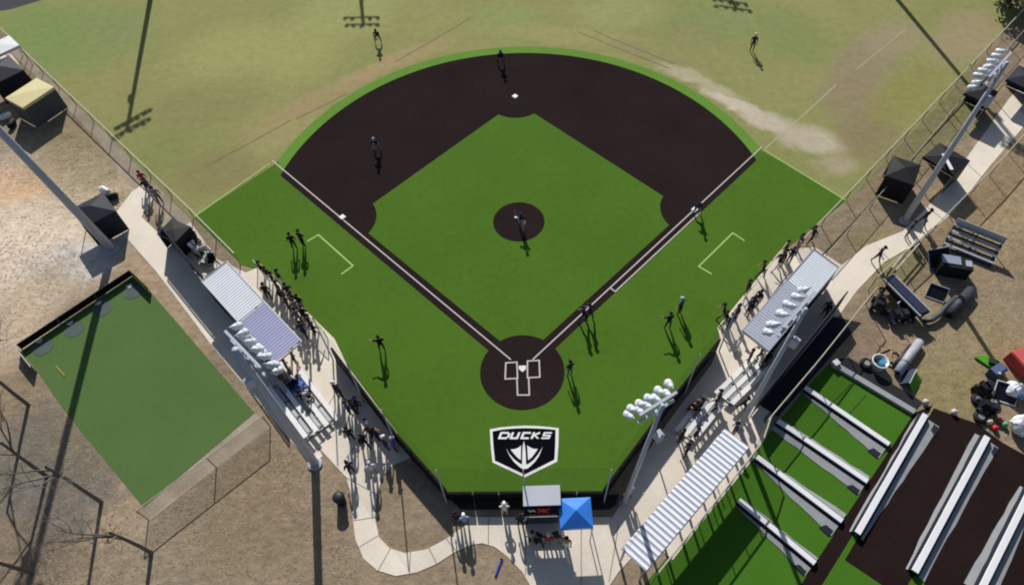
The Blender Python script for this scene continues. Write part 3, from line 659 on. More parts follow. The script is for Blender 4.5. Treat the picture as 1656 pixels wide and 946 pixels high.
# long navy protective screen leaning flat, with pale frame
A, B = G(1426,462), G(1485,522); d = B-A; rz = math.atan2(d.y, d.x); L = d.length
o = thing('tarp_cart', 'long navy covered cart with pale edges in the equipment pile', 'cart', (A.x, A.y, 0), rz)
MB().box((L/2,0,.95),(L,.85,.12)).build('deck', M_nv, o)
MB().box((L/2,0,.6),(L*.8,.5,.6)).build('chassis', M_blk, o)
for y in (-.42,.42): MB().tube([(0,y,1.06),(L,y,1.06)], .07, 8).build('side_rail', M_sil, o)
MB().prism([(.1,-.3),(L-.1,-.3),(L-.1,.3),(.1,.3)], 1.02, 1.16).build('cover', M_nv, o)
for x in (.35, L-.35):
    for y in (-.4,.4):
        wh = MB().tube([(x,y-.06,.22),(x,y+.06,.22)], .22, 14).build('wheel', M_blk, o); MB().tube([(x,y-.07,.22),(x,y+.07,.22)], .1, 10).build('hub', M_sil, wh)
MB().tube([(L,0,.5),(L+.7,.1,.3)], .04, 6).build('draw_bar', M_dk, o)
# bent pipe
pts = [G(1493,520,.25), G(1508,517,.3), G(1520,508,.35), G(1532,494,.35), G(1545,482,.3)]
o = MB().tube(pts, .17, 10).build('bent_duct', mat('dark_duct', (74,78,84), .4, .25, 2), None, True); tag(o, 'bent dark duct between the cart and the dark roll', 'duct')
# small mower / utility machine
def machine(label, u, v, rz, body, cat='mower', s=1.0):
    x, y = P(u, v); o = thing('field_machine', label, cat, (x, y, 0), rz); o.scale = (s, s, s)
    MB().box((0,0,.5),(1.1,.62,.35),taper=.85).build('body', body, o); MB().box((-.25,0,.82),(.4,.5,.28),taper=.8).build('seat', M_blk, o)
    MB().box((.38,0,.76),(.42,.5,.2),taper=.8).build('hood', M_dk, o)
    for xx, r in ((.42,.2),(-.38,.28)):
        for yy in (-.38,.38):
            wh = MB().tube([(xx,yy-.08,r),(xx,yy+.08,r)], r, 14).build('wheel', M_blk, o); MB().tube([(xx,yy-.09,r),(xx,yy+.09,r)], r*.45, 10).build('rim', M_sil, wh)
    MB().tube([(.1,0,.8),(-.02,0,1.12)], .025, 6).build('steering_column', M_dk, o); MB().tube([(.0,-.16,1.12),(0,.16,1.12)], .03, 6).build('steering_bar', M_dk, o)
    return o
machine('dark field machine left of the navy cart, by the fence', 1418, 497, 1.1, M_dk)
machine('dark utility machine below the navy cart', 1448, 516, .1, M_nv)
machine('dark machine at the left of the right-hand pile', 1586, 632, .5, M_dk, s=.9)
machine('black machine with white plate below in the right-hand pile', 1592, 662, -.4, M_blk, s=.9)
# black box trailer and pale lid under the silver bleacher
A = G(1535,440); o = thing('storage_bin', 'black storage bin with pale lid below the silver bleacher', 'bin', (A.x, A.y, 0), -.25)
MB().box((0,0,.55),(2.0,.95,1.1),taper=1.02).build('bin_body', M_blk, o); MB().box((-.35,.12,1.14),(1.2,.7,.06)).build('lid', mat('pale_lid', (150,158,176), .5, .1, 2), o)
MB().box((.75,0,1.14),(.4,.5,.06)).build('hatch', M_sil, o)
# white round tub
A = G(1418,592); o = thing('round_tub', 'white round tub with blue contents near the cage kerb', 'tub', (A.x, A.y, 0))
MB().lathe((0,0,0), [(.42,0),(.5,.62),(.53,.62),(.53,.66),(.46,.66),(.44,.45)], 18).build('tub_wall', M_white, o, True)
MB().box((.05,-.1,.6),(.4,.3,.3),.5).build('blue_bundle', mat('sky_blue_cloth', (70,150,196), .7, .15, 3), o); MB().box((-.12,.1,.6),(.3,.25,.2),.2).build('navy_bundle', M_navy, o)
# folded turf piece
A = G(1470,616); o = thing('turf_offcut', 'folded green turf offcut propped on a grey board', 'turf offcut', (A.x, A.y, 0), .9)
MB().add([(-.7,-.5,.02),(.5,-.6,.02),(.55,.0,.5),(-.6,.0,.55),(-.7,-.5,.06),(.5,-.6,.06),(.55,.02,.54),(-.6,.02,.59)], [(0,1,2,3),(7,6,5,4),(0,4,5,1),(2,6,7,3),(1,5,6,2),(0,3,7,4)]).build('turf_flap', mat('bright_turf', (84,160,28), .8, .12, 2), o)
MB().box((.0,.24,.3),(1.2,.06,.72),0,0,.5).build('board', mat('slate_board', (66,74,92), .6, .1, 2), o); MB().box((0,.02,.6),(1.2,.08,.05)).build('board_edge', M_sil, o)
A = G(1600,588); o = thing('turf_offcut', 'bright green turf offcut beside the blue bin and red box', 'turf offcut', (A.x, A.y, 0), -.7)
MB().prism([(-.9,-.2),(.2,-.35),(.9,.0),(.3,.3),(-.5,.3)], .02, .16).build('turf_flap', MC['bright_turf'], o); MB().prism([(-.1,-.2),(.7,-.05),(.3,.22),(-.2,.2)], .17, .4).build('fold', mat('dark_green_turf', (30,60,22), .8, .15, 2), o)
# blue bin and red box
A = G(1606,606); o = thing('blue_bin', 'blue-grey bin left of the red box', 'bin', (A.x, A.y, 0), .5)
MB().box((0,0,.35),(.85,.6,.7),taper=1.08).build('bin_body', mat('slate_blue', (62,76,110), .6, .1, 2), o); MB().box((0,.05,.73),(.9,.5,.05)).build('lid', mat('slate_lid', (92,106,140), .6, .1, 2), o); MB().box((-.3,-.2,.8),(.12,.12,.1)).build('handle', M_white, o)
A = G(1650,590); o = thing('red_box', 'large red box at the right frame edge', 'box', (A.x, A.y, 0), .35)
MB().box((0,0,.45),(1.5,1.5,.9),taper=.96).build('box_body', mat('red_plastic', (206,72,72), .5, .08, 1.5), o); MB().box((0,0,.94),(1.4,1.4,.08),taper=.95).build('lid', mat('light_red_plastic', (214,98,94), .5, .08, 1.5), o)
MB().bar((-.5,-.5,1.0),(.5,-.4,1.0),.05,.03).build('strap', M_white, o)
# white bulk bags
def bag(label, u, v, s, rz):
    x, y = P(u, v); o = thing('bulk_bag', label, 'bulk bag', (x, y, 0), rz); o.scale = (s,s,s)
    bm = bmesh.new(); bmesh.ops.create_icosphere(bm, subdivisions=3, radius=1); rr = random.Random(int(u))
    for vv in bm.verts:
        c = vv.co; k = max(abs(c.x),abs(c.y))/math.hypot(c.x,c.y) if math.hypot(c.x,c.y) > .01 else 1
        c.x *= .62/ (k**.6); c.y *= .55/(k**.6); c.z = max(0, .5+c.z*.5*(1+.2*math.sin(c.x*9)*math.cos(c.y*8))); c += Vector((rr.uniform(-.04,.04),rr.uniform(-.04,.04),rr.uniform(-.03,.03)))
    me = bpy.data.meshes.new('sack'); bm.to_mesh(me); bm.free(); me.materials.append(mat('white_woven', (236,238,244), .7, .1, 4)); link('sack', me, o)
    MB().tube([(-.3,-.3,.9),(-.15,-.15,1.15),(.15,.15,1.12),(.3,.3,.9)], .03, 6).build('strap', MC['slate_blue'], o); MB().box((.25,-.4,.6),(.4,.35,.3),.4).build('blue_patch', mat('cornflower_cloth', (92,130,186), .7, .1, 3), o)
bag('white bulk bag at the right edge, lower one by the clay lanes', 1648, 694, 1.15, .3)
bag('white and navy bundled bag right of the machines, upper one', 1636, 636, .9, -.4)
# loose small crates and jugs
for k, (u, v, c, lb) in enumerate(((1616,682,(176,90,96),'dull red crate at the foot of the right-hand pile'), (1622,688,(110,190,130),'mint green jug next to the lower bulk bag'), (1607,694,(214,60,52),'bright red jug beside the clay lanes'), (1598,684,(226,214,190),'cream bag flat on the grass by the pile'), (1541,668,(210,206,206),'small pale bucket at the corner of the clay lanes'), (1495,652,(216,200,190),'small pale bucket at the top corner of the cages'))):
    x, y = P(u, v); o = thing('jug' if 'jug' in lb else 'crate' if 'crate' in lb else 'bucket' if 'bucket' in lb else 'sack', lb, lb.split(' at ')[0].split(' next')[0].split(' beside')[0].split(' flat')[0].split()[-1], (x, y, 0), k)
    mm = mat('item_%d' % k, c, .6, .1, 3)
    MB().lathe((0,0,0), [(.15,0),(.18,.08),(.18,.26),(.08,.34)], 10).build('body', mm, o, True); MB().lathe((0,0,.34), [(.07,0),(.07,.05)], 8).build('cap', mm, o)
# shovels / branches and twig scatter near equipment
for (a, b, lb) in (((1440,450),(1482,402),'pale gate rail in the right fence, left one'), ((1434,446),(1474,400),'pale gate rail in the right fence, right one')):
    o = thing('rail_pole', lb, 'pole', tuple(G(*a))); q = G(*b)-G(*a); MB().tube([(0,0,.9 if 'gate' in lb else .1),(q.x,q.y,.9)], .05, 8).build('rod', M_dk if 'stake' in lb else M_rail, o); MB().box((q.x,q.y,.45),(.1,.1,.95)).build('post', M_dk, o); MB().box((0,0,.45),(.08,.08,.9)).build('post', M_dk, o)

# items left: bags and chairs by left fence, trash bin
def chair(label, u, v, rz, col, grp):
    x, y = P(u, v); o = thing('folding_chair', label, 'chair', (x, y, .03), rz, grp); mm = mat('chair_%d_%d_%d' % col, col, .7, .1, 3)
    MB().box((0,0,.42),(.5,.48,.04)).build('seat', mm, o); MB().box((0,.24,.68),(.5,.04,.5),0,0,-.2).build('backrest', mm, o)
    for xx in (-.24,.24):
        MB().bar((xx,-.24,0),(xx,.24,.42),.03,.03).build('leg', M_dk, o); MB().bar((xx,.24,0),(xx,-.24,.42),.03,.03).build('leg', M_dk, o); MB().bar((xx,-.22,.6),(xx,.26,.6),.05,.03).build('armrest', M_dk, o)
cc = [((316,392),(240,240,242)), ((324,400),(40,42,48)), ((333,408),(228,228,228)), ((320,408),(236,236,240)), ((340,418),(240,240,240)), ((328,418),(60,62,70)), ((346,428),(28,30,34)), ((334,426),(238,238,236))]
nm = ['first','second','third','fourth','fifth','sixth','seventh','eighth']
for k, ((u, v), c) in enumerate(sorted(cc)): chair('%s folding chair above left dugout roof, %s from the shelter' % ('white' if c[0] > 120 else 'dark', nm[k]), u, v, k*.9, c, 'chairs above the left dugout')
x, y = P(553, 812); o = thing('trash_bin', 'black trash bin beside the curving concrete path', 'trash bin', (x, y, 0))
MB().lathe((0,0,0), [(.26,0),(.32,.85)], 14).build('bin_body', M_blk, o, True); MB().lathe((0,0,.85), [(.34,0),(.34,.05),(.2,.14)], 14).build('lid', M_dk, o, True)
x, y = P(475, 632); o = thing('tarp_pile', 'crumpled blue tarp over gear at the top of left bleacher', 'tarp', (x, y, .03), .6)
bm = bmesh.new(); bmesh.ops.create_grid(bm, x_segments=14, y_segments=10, size=.5); rr = random.Random(5)
for vv in bm.verts: e_ = max(abs(vv.co.x),abs(vv.co.y))*2; vv.co.z = max(.02,(1-e_**3)*.55+rr.uniform(-.07,.07)); vv.co.x *= 2.0; vv.co.y *= 1.3
me = bpy.data.meshes.new('cover'); bm.to_mesh(me); bm.free(); me.materials.append(mat('blue_tarp', (62,92,160), .5, .25, 2)); link('cover', me, o)
MB().box((.2,.1,.5),(.5,.4,.4),.4).build('gear_box', M_navy, o)
x, y = P(806, 918); o = thing('blue_pipe', 'short blue pipe lying on the dirt below the path', 'pipe', (x, y, .06), 1.2); MB().tube([(-.45,0,0),(.45,0,0)], .06, 8).build('tube', mat('blue_plastic', (70,90,190), .5, .1, 3), o); MB().tube([(.42,0,0),(.5,0,0)], .08, 8).build('coupling', M_navy, o)
x, y = P(350, 598); 
x, y = P(98, 600); o = MB().box((0,0,.02),(1.1,.08,.04)).build('orange_strip', mat('orange_strip', (176,140,70), .8, .1, 2)); o.location = (x,y,.014); o.rotation_euler.z = -.75; tag(o, 'thin orange strip lying on the practice turf', 'strip')
# duffel bags
for k, (u, v, lb) in enumerate(((12,192,'white gear bag at the left frame edge below the yellow canopy'), (22,204,'dark gear bag at the left frame edge below the yellow canopy'), (172,312,'white-topped gear bag beside the navy canopy, upper one'), (183,322,'dark gear bag beside the navy canopy, lower one'))):
    x, y = P(u, v); o = thing('gear_bag', lb, 'bag', (x, y, 0), .6+k); MB().tube([(-.45,0,.24),(-.3,0,.26),(.3,0,.26),(.45,0,.24)], [.18,.25,.25,.18], 12).build('bag_body', M_white if k % 2 == 0 else M_blk, o, True); MB().tube([(-.2,0,.5),(0,.05,.62),(.2,0,.5)], .025, 6).build('handle', M_dk, o)

# ================================================================== PEOPLE
def body_mesh(name, J):
    """J: joint name -> (x,y,z); one continuous skinned figure facing +y"""
    jn = ['pelvis','waist','chest','neck','head0','head1','shL','elL','wrL','shR','elR','wrR','hpL','knL','anL','toL','hpR','knR','anR','toR']
    rad = dict(pelvis=(.155,.115), waist=(.145,.105), chest=(.18,.125), neck=(.06,.06), head0=(.08,.095), head1=(.085,.10), shL=(.075,.075), elL=(.05,.05), wrL=(.034,.034),
               hpL=(.095,.10), knL=(.062,.065), anL=(.045,.048), toL=(.045,.032))
    for k in ('sh','el','wr','hp','kn','an','to'): rad[k+'R'] = rad[k+'L']
    E = [('pelvis','waist'),('waist','chest'),('chest','neck'),('neck','head0'),('head0','head1')]
    for s_ in 'LR': E += [('chest','sh'+s_),('sh'+s_,'el'+s_),('el'+s_,'wr'+s_),('pelvis','hp'+s_),('hp'+s_,'kn'+s_),('kn'+s_,'an'+s_),('an'+s_,'to'+s_)]
    me = bpy.data.meshes.new(name+'_skeleton'); me.from_pydata([J[k] for k in jn], [(jn.index(a), jn.index(b)) for a, b in E], [])
    ob = bpy.data.objects.new(name+'_skeleton', me); COL.objects.link(ob)
    sk = ob.modifiers.new('skin', 'SKIN'); sk.use_smooth_shade = True; sk.branch_smoothing = .3
    for i, k in enumerate(jn):
        me.skin_vertices[0].data[i].radius = rad[k]; me.skin_vertices[0].data[i].use_root = (i == 0)
    sb = ob.modifiers.new('sub', 'SUBSURF'); sb.levels = 1; sb.render_levels = 1
    dg = bpy.context.evaluated_depsgraph_get(); ev = ob.evaluated_get(dg); out = bpy.data.meshes.new_from_object(ev)
    bpy.data.objects.remove(ob)
    # hands with five fingers, nose and ears, welded into the same mesh
    bm = bmesh.new(); bm.from_mesh(out)
    extra = MB()
    for s_, sx in (('L',-1),('R',1)):
        wv = Vector(J['wr'+s_]); d = (wv-Vector(J['el'+s_])).normalized(); side = d.cross(Vector((0,1,0)))
        if side.length < .2: side = Vector((1,0,0))
        side.normalize(); nrm = side.cross(d)
        extra.tube([wv-d*.01, wv+d*.05, wv+d*.10], [.03,.042,.038], 8)
        for k in range(4):
            q = wv+d*.09+side*(k-1.5)*.02; ln = (.065,.08,.075,.055)[k]
            extra.tube([q, q+d*ln*.6+nrm*.01, q+d*ln+nrm*.03], [.0105,.01,.008], 5)
        q = wv+d*.03-side*.035; extra.tube([q, q+d*.03-side*.03, q+d*.065-side*.03+nrm*.015], [.013,.011,.009], 5)
    h0, h1 = Vector(J['head0']), Vector(J['head1']); hc = (h0+h1)/2; hu = (h1-h0).normalized(); hf = Vector((0,1,0)); hf = (hf-hu*hf.dot(hu)).normalized(); hs = hf.cross(hu)
    extra.tube([hc+hf*.085+hu*.02, hc+hf*.115-hu*.02], [.012,.02], 6)
    extra.tube([hc+hf*.088-hs*.022-hu*.055, hc+hf*.088+hs*.022-hu*.055], .008, 5)
    for sx in (-1,1):
        extra.tube([hc+hs*sx*.082-hu*.02, hc+hs*sx*.098-hf*.01+hu*.02], [.022,.018], 6); extra.tube([hc+hf*.086+hs*sx*.032+hu*.02, hc+hf*.094+hs*sx*.032+hu*.02], .012, 6)
    nb = extra.mesh('extra', []); nb2 = bmesh.new(); bm.from_mesh(nb)
    bm.normal_update()
    vz = [v.co for v in bm.verts]
    res = bpy.data.meshes.new(name); bm.to_mesh(res); bm.free()
    # material regions by nearest bone: 0 skin, 1 shirt, 2 pants, 3 shoes
    segs = [('head0','head1',0),('neck','head0',0),('waist','chest',1),('pelvis','waist',1),('shL','elL',1),('shR','elR',1),('elL','wrL',0),('elR','wrR',0),('hpL','knL',2),('hpR','knR',2),('knL','anL',2),('knR','anR',2),('anL','toL',3),('anR','toR',3),('hpL','hpR',2),('chest','neck',1)]
    def sd(p, a, b):
        ab = b-a; t_ = max(0, min(1, (p-a).dot(ab)/max(ab.length_squared,1e-9))); return (p-a-ab*t_).length
    S = [(Vector(J[a]), Vector(J[b]), k) for a, b, k in segs]
    for p_ in res.polygons:
        c = p_.center; p_.material_index = min(S, key=lambda s: sd(c, s[0], s[1]))[2]; p_.use_smooth = True
    return res
def pose(lean=0, crouch=0, armL=((-.26,.02,1.12),(-.27,.10,.88)), armR=((.26,.02,1.12),(.27,.10,.88)), stepL=0, stepR=0, spread=.12):
    z = 1-crouch; hp = .92*z if crouch < .3 else .92*z
    J = {}; dz = hp-.92; f = lean
    J['pelvis'] = (0, -f*.15, .95+dz); J['waist'] = (0, f*.05, 1.12+dz); J['chest'] = (0, f*.3, 1.34+dz-f*.06); J['neck'] = (0, f*.45, 1.49+dz-f*.12)
    J['head0'] = (0, f*.5+.01, 1.57+dz-f*.13); J['head1'] = (0, f*.55+.015, 1.67+dz-f*.13)
    for s_, sx, st, arm in (('L',-1,stepL,armL),('R',1,stepR,armR)):
        J['sh'+s_] = (sx*.19, f*.32, 1.40+dz-f*.08)
        J['el'+s_] = (arm[0][0], arm[0][1]+f*.32, arm[0][2]+dz-f*.08); J['wr'+s_] = (arm[1][0], arm[1][1]+f*.32, arm[1][2]+dz-f*.08)
        J['hp'+s_] = (sx*.09, -f*.15, .88+dz); J['kn'+s_] = (sx*spread, st*.5+crouch*.45, .49-crouch*.12); J['an'+s_] = (sx*(spread+.01), st-.02, .08+max(0,-st)*.1); J['to'+s_] = (sx*(spread+.03), st+.13, .035)
    return J
sit = pose(); 
for s_, sx in (('L',-1),('R',1)):
    sit['hp'+s_] = (sx*.09,0,.5); sit['kn'+s_] = (sx*.12,.42,.5); sit['an'+s_] = (sx*.12,.42,.09); sit['to'+s_] = (sx*.13,.57,.035)
    sit['sh'+s_] = (sx*.19,.03,1.0); sit['el'+s_] = (sx*.24,.12,.74); sit['wr'+s_] = (sx*.14,.34,.64)
sit.update(pelvis=(0,0,.55), waist=(0,0,.72), chest=(0,.03,.94), neck=(0,.06,1.09), head0=(0,.07,1.17), head1=(0,.08,1.27))
POSE = dict(
    stand=pose(), ready=pose(.5, .2, ((-.24,.22,1.12),(-.1,.36,1.0)), ((.24,.22,1.12),(.1,.36,1.0)), spread=.25),
    walk=pose(.12, 0, ((-.25,-.16,1.14),(-.25,-.12,.9)), ((.25,.16,1.14),(.22,.32,.96)), .26, -.24),
    folded=pose(0, 0, ((-.27,.06,1.12),(.06,.2,1.14)), ((.27,.06,1.12),(-.06,.2,1.08)), .05, -.02, .1),
    point=pose(0, 0, ((-.42,.12,1.28),(-.62,.26,1.36)), ((.26,.02,1.12),(.2,.16,.95)), .08, -.04, .14),
    pitch=pose(.35, .08, ((-.30,.22,1.24),(-.26,.44,1.2)), ((.36,-.14,1.3),(.40,-.3,1.5)), .42, -.25, .13), sit=sit)
M_skin = mat('skin', (196,146,116), .6, .06, 6); M_shoe = mat('shoes', (44,40,40), .7, .1, 5)
CLO = dict(navy=(30,36,70), black=(24,24,28), white=(232,232,234), grey=(128,130,136), red=(186,40,48), blue=(48,92,190), charcoal=(52,54,60), khaki=(178,160,124), jean=(64,80,112), green=(60,110,70), sky=(150,190,220), lgrey=(184,186,190), maroon=(96,32,40), tan=(190,150,110))
CM = {k: mat('cloth_'+k, v, .85, .08, 6) for k, v in CLO.items()}
BODY = {}
for k, J in POSE.items():
    me = body_mesh('body', J)
    for q in (M_skin, CM['white'], CM['black'], M_shoe): me.materials.append(q)
    BODY[k] = me
CAPM = MB().lathe((0,0,0), [(.112,-.01),(.114,.04),(.095,.09),(.05,.12),(.01,.128)], 12)
CAPM.add([(-.085,.07,-.005),(.085,.07,-.005),(.06,.19,-.012),(-.06,.19,-.012),(-.085,.07,.008),(.085,.07,.008),(.06,.19,.0),(-.06,.19,.0)], [(3,2,1,0),(4,5,6,7),(2,3,7,6),(1,2,6,5),(0,4,7,3)])
CAP = CAPM.mesh('cap', CM['navy'], True)
HAIR = MB().lathe((0,-.012,-.05), [(.098,-.02),(.112,.05),(.108,.11),(.075,.16),(.02,.182)], 12).mesh('hair', mat('hair', (52,38,30), .8, .15, 8), True)
BAT = MB().tube([(0,0,0),(0,0,.3),(0,0,.8)], [.014,.018,.034], 8)
PEOPLE = []
def person(u, v, pz, rz, shirt, pants, head, label, grp, z=.03, s=1.0):
    x, y = P(u, v) if z < .1 else tuple(G(u, v, z).to_2d())
    if z < .1: z = .034
    o = link('person', BODY[pz], None, (x, y, z), math.radians(rz)); o.scale = (s, s, s)
    for i, m_ in ((1, CM[shirt]), (2, CM[pants])):
        o.material_slots[i].link = 'OBJECT'; o.material_slots[i].material = m_
    hx = Vector(POSE[pz]['head1'])
    if head == 'hair': h = link('hair', HAIR, o, (hx.x, hx.y, hx.z+.0))
    else:
        h = link('cap', CAP, o, (hx.x, hx.y, hx.z+.03)); h.material_slots[0].link = 'OBJECT'; h.material_slots[0].material = CM[head]
    tag(o, label, 'person', grp); PEOPLE.append(o); return o
F = 'players and umpires on the field'
person(612, 70, 'ready', 185, 'charcoal', 'charcoal', 'black', 'person in dark clothes in left-centre outfield', F)
person(1215, 84, 'stand', 170, 'charcoal', 'black', 'white', 'person in dark clothes standing alone in right outfield', F)
person(810, 104, 'ready', 185, 'navy', 'navy', 'navy', 'fielder in navy at the top edge of the infield, beyond second base', F)
person(611, 244, 'ready', 170, 'navy', 'grey', 'lgrey', 'fielder in navy on the dark infield between second and third', F)
person(843, 368, 'pitch', 180, 'navy', 'lgrey', 'navy', 'pitcher in navy shirt in the dark pitching circle', F)
person(1127, 347, 'ready', 160, 'navy', 'lgrey', 'navy', 'person in navy at first base beside the foul line', F)
person(943, 521, 'walk', 60, 'navy', 'navy', 'navy', 'person in navy on right base path, left one of a pair', F)
person(953, 517, 'walk', 60, 'navy', 'charcoal', 'black', 'person in dark kit on right base path, right one of a pair', F)
person(921, 607, 'stand', 30, 'charcoal', 'grey', 'black', 'person in dark shirt standing just right of home plate circle', F)
person(619, 568, 'point', 20, 'black', 'charcoal', 'black', 'dark-clothed person alone on turf between left dugout and home', F)
person(478, 404, 'stand', 10, 'black', 'black', 'black', 'person in black by left coaching box, left one of a pair', F)
person(492, 399, 'folded', -20, 'charcoal', 'black', 'black', 'person in black by left coaching box, right one of a pair', F)
person(1079, 531, 'point', 20, 'black', 'charcoal', 'black', 'person in black on right turf, left one of two before the stand', F)
person(1098, 507, 'stand', 40, 'jean', 'black', 'sky', 'person in blue-grey top on right turf, right one of two', F)
person(1288, 405, 'stand', 90, 'charcoal', 'black', 'navy', 'person in dark clothes on turf just above the right dugout', F)
person(1309, 392, 'walk', 100, 'charcoal', 'black', 'navy', 'person in dark clothes by right outfield fence, above right dugout', F)
ordn = ['first','second','third','fourth','fifth','sixth','seventh','eighth','ninth','tenth','eleventh','twelfth','thirteenth','fourteenth','fifteenth','sixteenth','seventeenth','eighteenth','nineteenth','twentieth','twenty-first','twenty-second']
rr = random.Random(3)
Ld = [(429,449),(439,457),(448,466),(437,484),(458,462),(457,480),(462,492),(472,484),(470,502),(479,497),(484,510),(490,501),(487,524),(497,520),(506,533),(513,546),(495,545)]
for k, (u, v) in enumerate(sorted(Ld, key=lambda q: q[0]+q[1])):
    sh = rr.choice(['black','black','charcoal','charcoal','black','grey']); pn = rr.choice(['black','charcoal','grey','khaki','white'])
    person(u, v, rr.choice(['stand','folded','walk','stand']), rr.uniform(-90,30), sh, pn, rr.choice(['black','hair','black']), 'player in %s shirt and %s pants, %s from the outfield end in left dugout' % (sh, pn, ordn[k]), 'players crowding the left dugout')
Rd = [(1265,416),(1262,430),(1274,426),(1254,438),(1229,449),(1205,478),(1222,494),(1213,503),(1207,511),(1170,527),(1177,533),(1188,517),(1166,516)]
for k, (u, v) in enumerate(sorted(Rd, key=lambda q: q[1]-q[0])):
    sh = rr.choice(['black','charcoal','navy','navy']); pn = rr.choice(['black','charcoal','navy','white'])
    person(u, v, rr.choice(['stand','folded','walk','stand']), rr.uniform(20,130), sh, pn, rr.choice(['black','hair','navy']), 'player in %s shirt and %s pants, %s from the outfield end in right dugout' % (sh, pn, ordn[k]), 'players in the right dugout')
S = 'spectators around the left stand'
person(547, 640, 'folded', -60, 'navy', 'jean', 'white', 'spectator in navy with white cap at the backstop, beside left bleacher', S)
person(555, 645, 'stand', -50, 'navy', 'black', 'hair', 'spectator in navy without cap at the backstop, beside left bleacher', S)
person(567, 670, 'stand', -40, 'jean', 'navy', 'hair', 'spectator in blue-grey below the left bleacher, left one of three', S)
person(575, 668, 'folded', -40, 'navy', 'black', 'hair', 'spectator in navy below the left bleacher, middle one of three', S)
person(581, 664, 'walk', -40, 'navy', 'navy', 'navy', 'spectator all in navy, right one of three below left bleacher', S)
person(598, 698, 'stand', -60, 'lgrey', 'navy', 'navy', 'spectator in light grey by the left backstop wall', S)
person(603, 710, 'walk', 150, 'black', 'black', 'black', 'spectator all in black by the left backstop wall', S)
person(612, 712, 'folded', -30, 'navy', 'black', 'hair', 'spectator in navy next to the one all in black', S)
person(626, 726, 'stand', -40, 'charcoal', 'jean', 'white', 'spectator in charcoal with white cap at the left backstop corner', S)
person(640, 728, 'stand', -60, 'blue', 'navy', 'lgrey', 'spectator in bright blue at the left backstop corner', S)
person(606, 768, 'stand', 20, 'white', 'khaki', 'lgrey', 'spectator in white on the pale concrete near the path bend', S)
person(570, 712, 'stand', 10, 'black', 'charcoal', 'black', 'spectator in black on the open pale concrete, upper one', S)
person(593, 724, 'walk', 40, 'black', 'black', 'hair', 'spectator in black on the open pale concrete, lower one', S)
person(571, 766, 'stand', 40, 'navy', 'black', 'black', 'spectator in navy at the left edge of the path', S)
person(492, 650, 'sit', 0-40, 'black', 'charcoal', 'black', 'spectator in black sitting on the left bleacher', S)
person(499, 655, 'sit', -40, 'lgrey', 'navy', 'lgrey', 'spectator in light grey sitting on the left bleacher', S)
person(240, 304, 'stand', 30, 'red', 'charcoal', 'hair', 'spectator in red by the left outfield fence', S)
person(246, 316, 'folded', 30, 'charcoal', 'grey', 'hair', 'spectator in charcoal beside the one in red at left fence', S)
person(262, 330, 'stand', 30, 'grey', 'charcoal', 'black', 'spectator in grey by left fence above the black shelter', S)
S = 'spectators behind the backstop'
person(741, 846, 'stand', 0, 'black', 'charcoal', 'black', 'spectator in black left of the path by the backstop, one of a pair', S)
person(754, 850, 'stand', 10, 'sky', 'jean', 'white', 'spectator in pale blue with white cap left behind the backstop', S)
person(817, 832, 'folded', 0, 'white', 'lgrey', 'white', 'spectator all in white behind the backstop, left of booth', S)
person(848, 848, 'folded', 0, 'white', 'black', 'hair', 'spectator in white shirt at the left corner of the booth', S)
person(842, 850, 'stand', 0, 'black', 'black', 'black', 'spectator in black at the left corner of the booth', S)
person(861, 875, 'stand', 20, 'lgrey', 'black', 'hair', 'spectator in light grey before the booth banner', S)
person(872, 882, 'walk', 30, 'black', 'charcoal', 'black', 'spectator in black before the booth banner', S)
person(886, 880, 'stand', -10, 'red', 'grey', 'white', 'spectator in red before the booth banner', S)
person(899, 876, 'stand', -30, 'charcoal', 'tan', 'hair', 'spectator in charcoal between the booth and blue canopy', S)
person(915, 884, 'stand', 160, 'tan', 'white', 'hair', 'spectator in tan below the blue canopy', S)
S = 'spectators around the right stand'
person(1016, 806, 'stand', 30, 'sky', 'grey', 'white', 'spectator in pale blue near the light pole right of backstop', S)
person(1158, 653, 'stand', 60, 'black', 'black', 'black', 'spectator in black at the foot of upper right bleacher', S)
person(1124, 668, 'sit', 50, 'black', 'charcoal', 'black', 'spectator in black on lower right bleacher, left one of a pair', S)
person(1132, 662, 'sit', 50, 'charcoal', 'black', 'black', 'spectator in charcoal on lower right bleacher, right one of a pair', S)
person(1152, 668, 'walk', 80, 'grey', 'black', 'hair', 'spectator in grey between the two right bleachers', S)
person(1198, 662, 'walk', 210, 'charcoal', 'black', 'black', 'spectator in charcoal on the pale concrete behind right bleachers', S)
person(1099, 714, 'stand', 40, 'maroon', 'black', 'hair', 'spectator in maroon at the end of lower right bleacher', S)
person(1122, 712, 'stand', 40, 'charcoal', 'black', 'black', 'spectator in charcoal beside the white awning top end', S)
person(1107, 738, 'stand', 60, 'black', 'charcoal', 'black', 'spectator in black left of the white awning', S)
person(1184, 704, 'stand', 80, 'charcoal', 'black', 'black', 'spectator in charcoal by the top corner of the awning', S)
person(1208, 588, 'stand', 60, 'charcoal', 'charcoal', 'hair', 'spectator in charcoal at top of upper right bleacher', S)
person(1225, 582, 'walk', 60, 'tan', 'black', 'hair', 'spectator in tan between right dugout and upper right bleacher', S)
person(1238, 590, 'stand', 80, 'navy', 'navy', 'black', 'spectator in navy behind the right dugout lower corner', S)
person(1330, 512, 'stand', 120, 'charcoal', 'black', 'hair', 'person in charcoal behind the right dugout roof', S)
person(1488, 364, 'walk', 200, 'black', 'black', 'black', 'person in black walking on the right concrete path, upper one', S)
person(1414, 424, 'walk', 220, 'black', 'charcoal', 'black', 'person in black walking on the right concrete path, lower one', S)
person(1464, 384, 'stand', 220, 'charcoal', 'black', 'hair', 'person in charcoal near the base of right light pole', S)
person(470, 604, 'stand', -60, 'grey', 'charcoal', 'hair', 'person in grey at the lower end of the left dugout', 'spectators around the left stand')
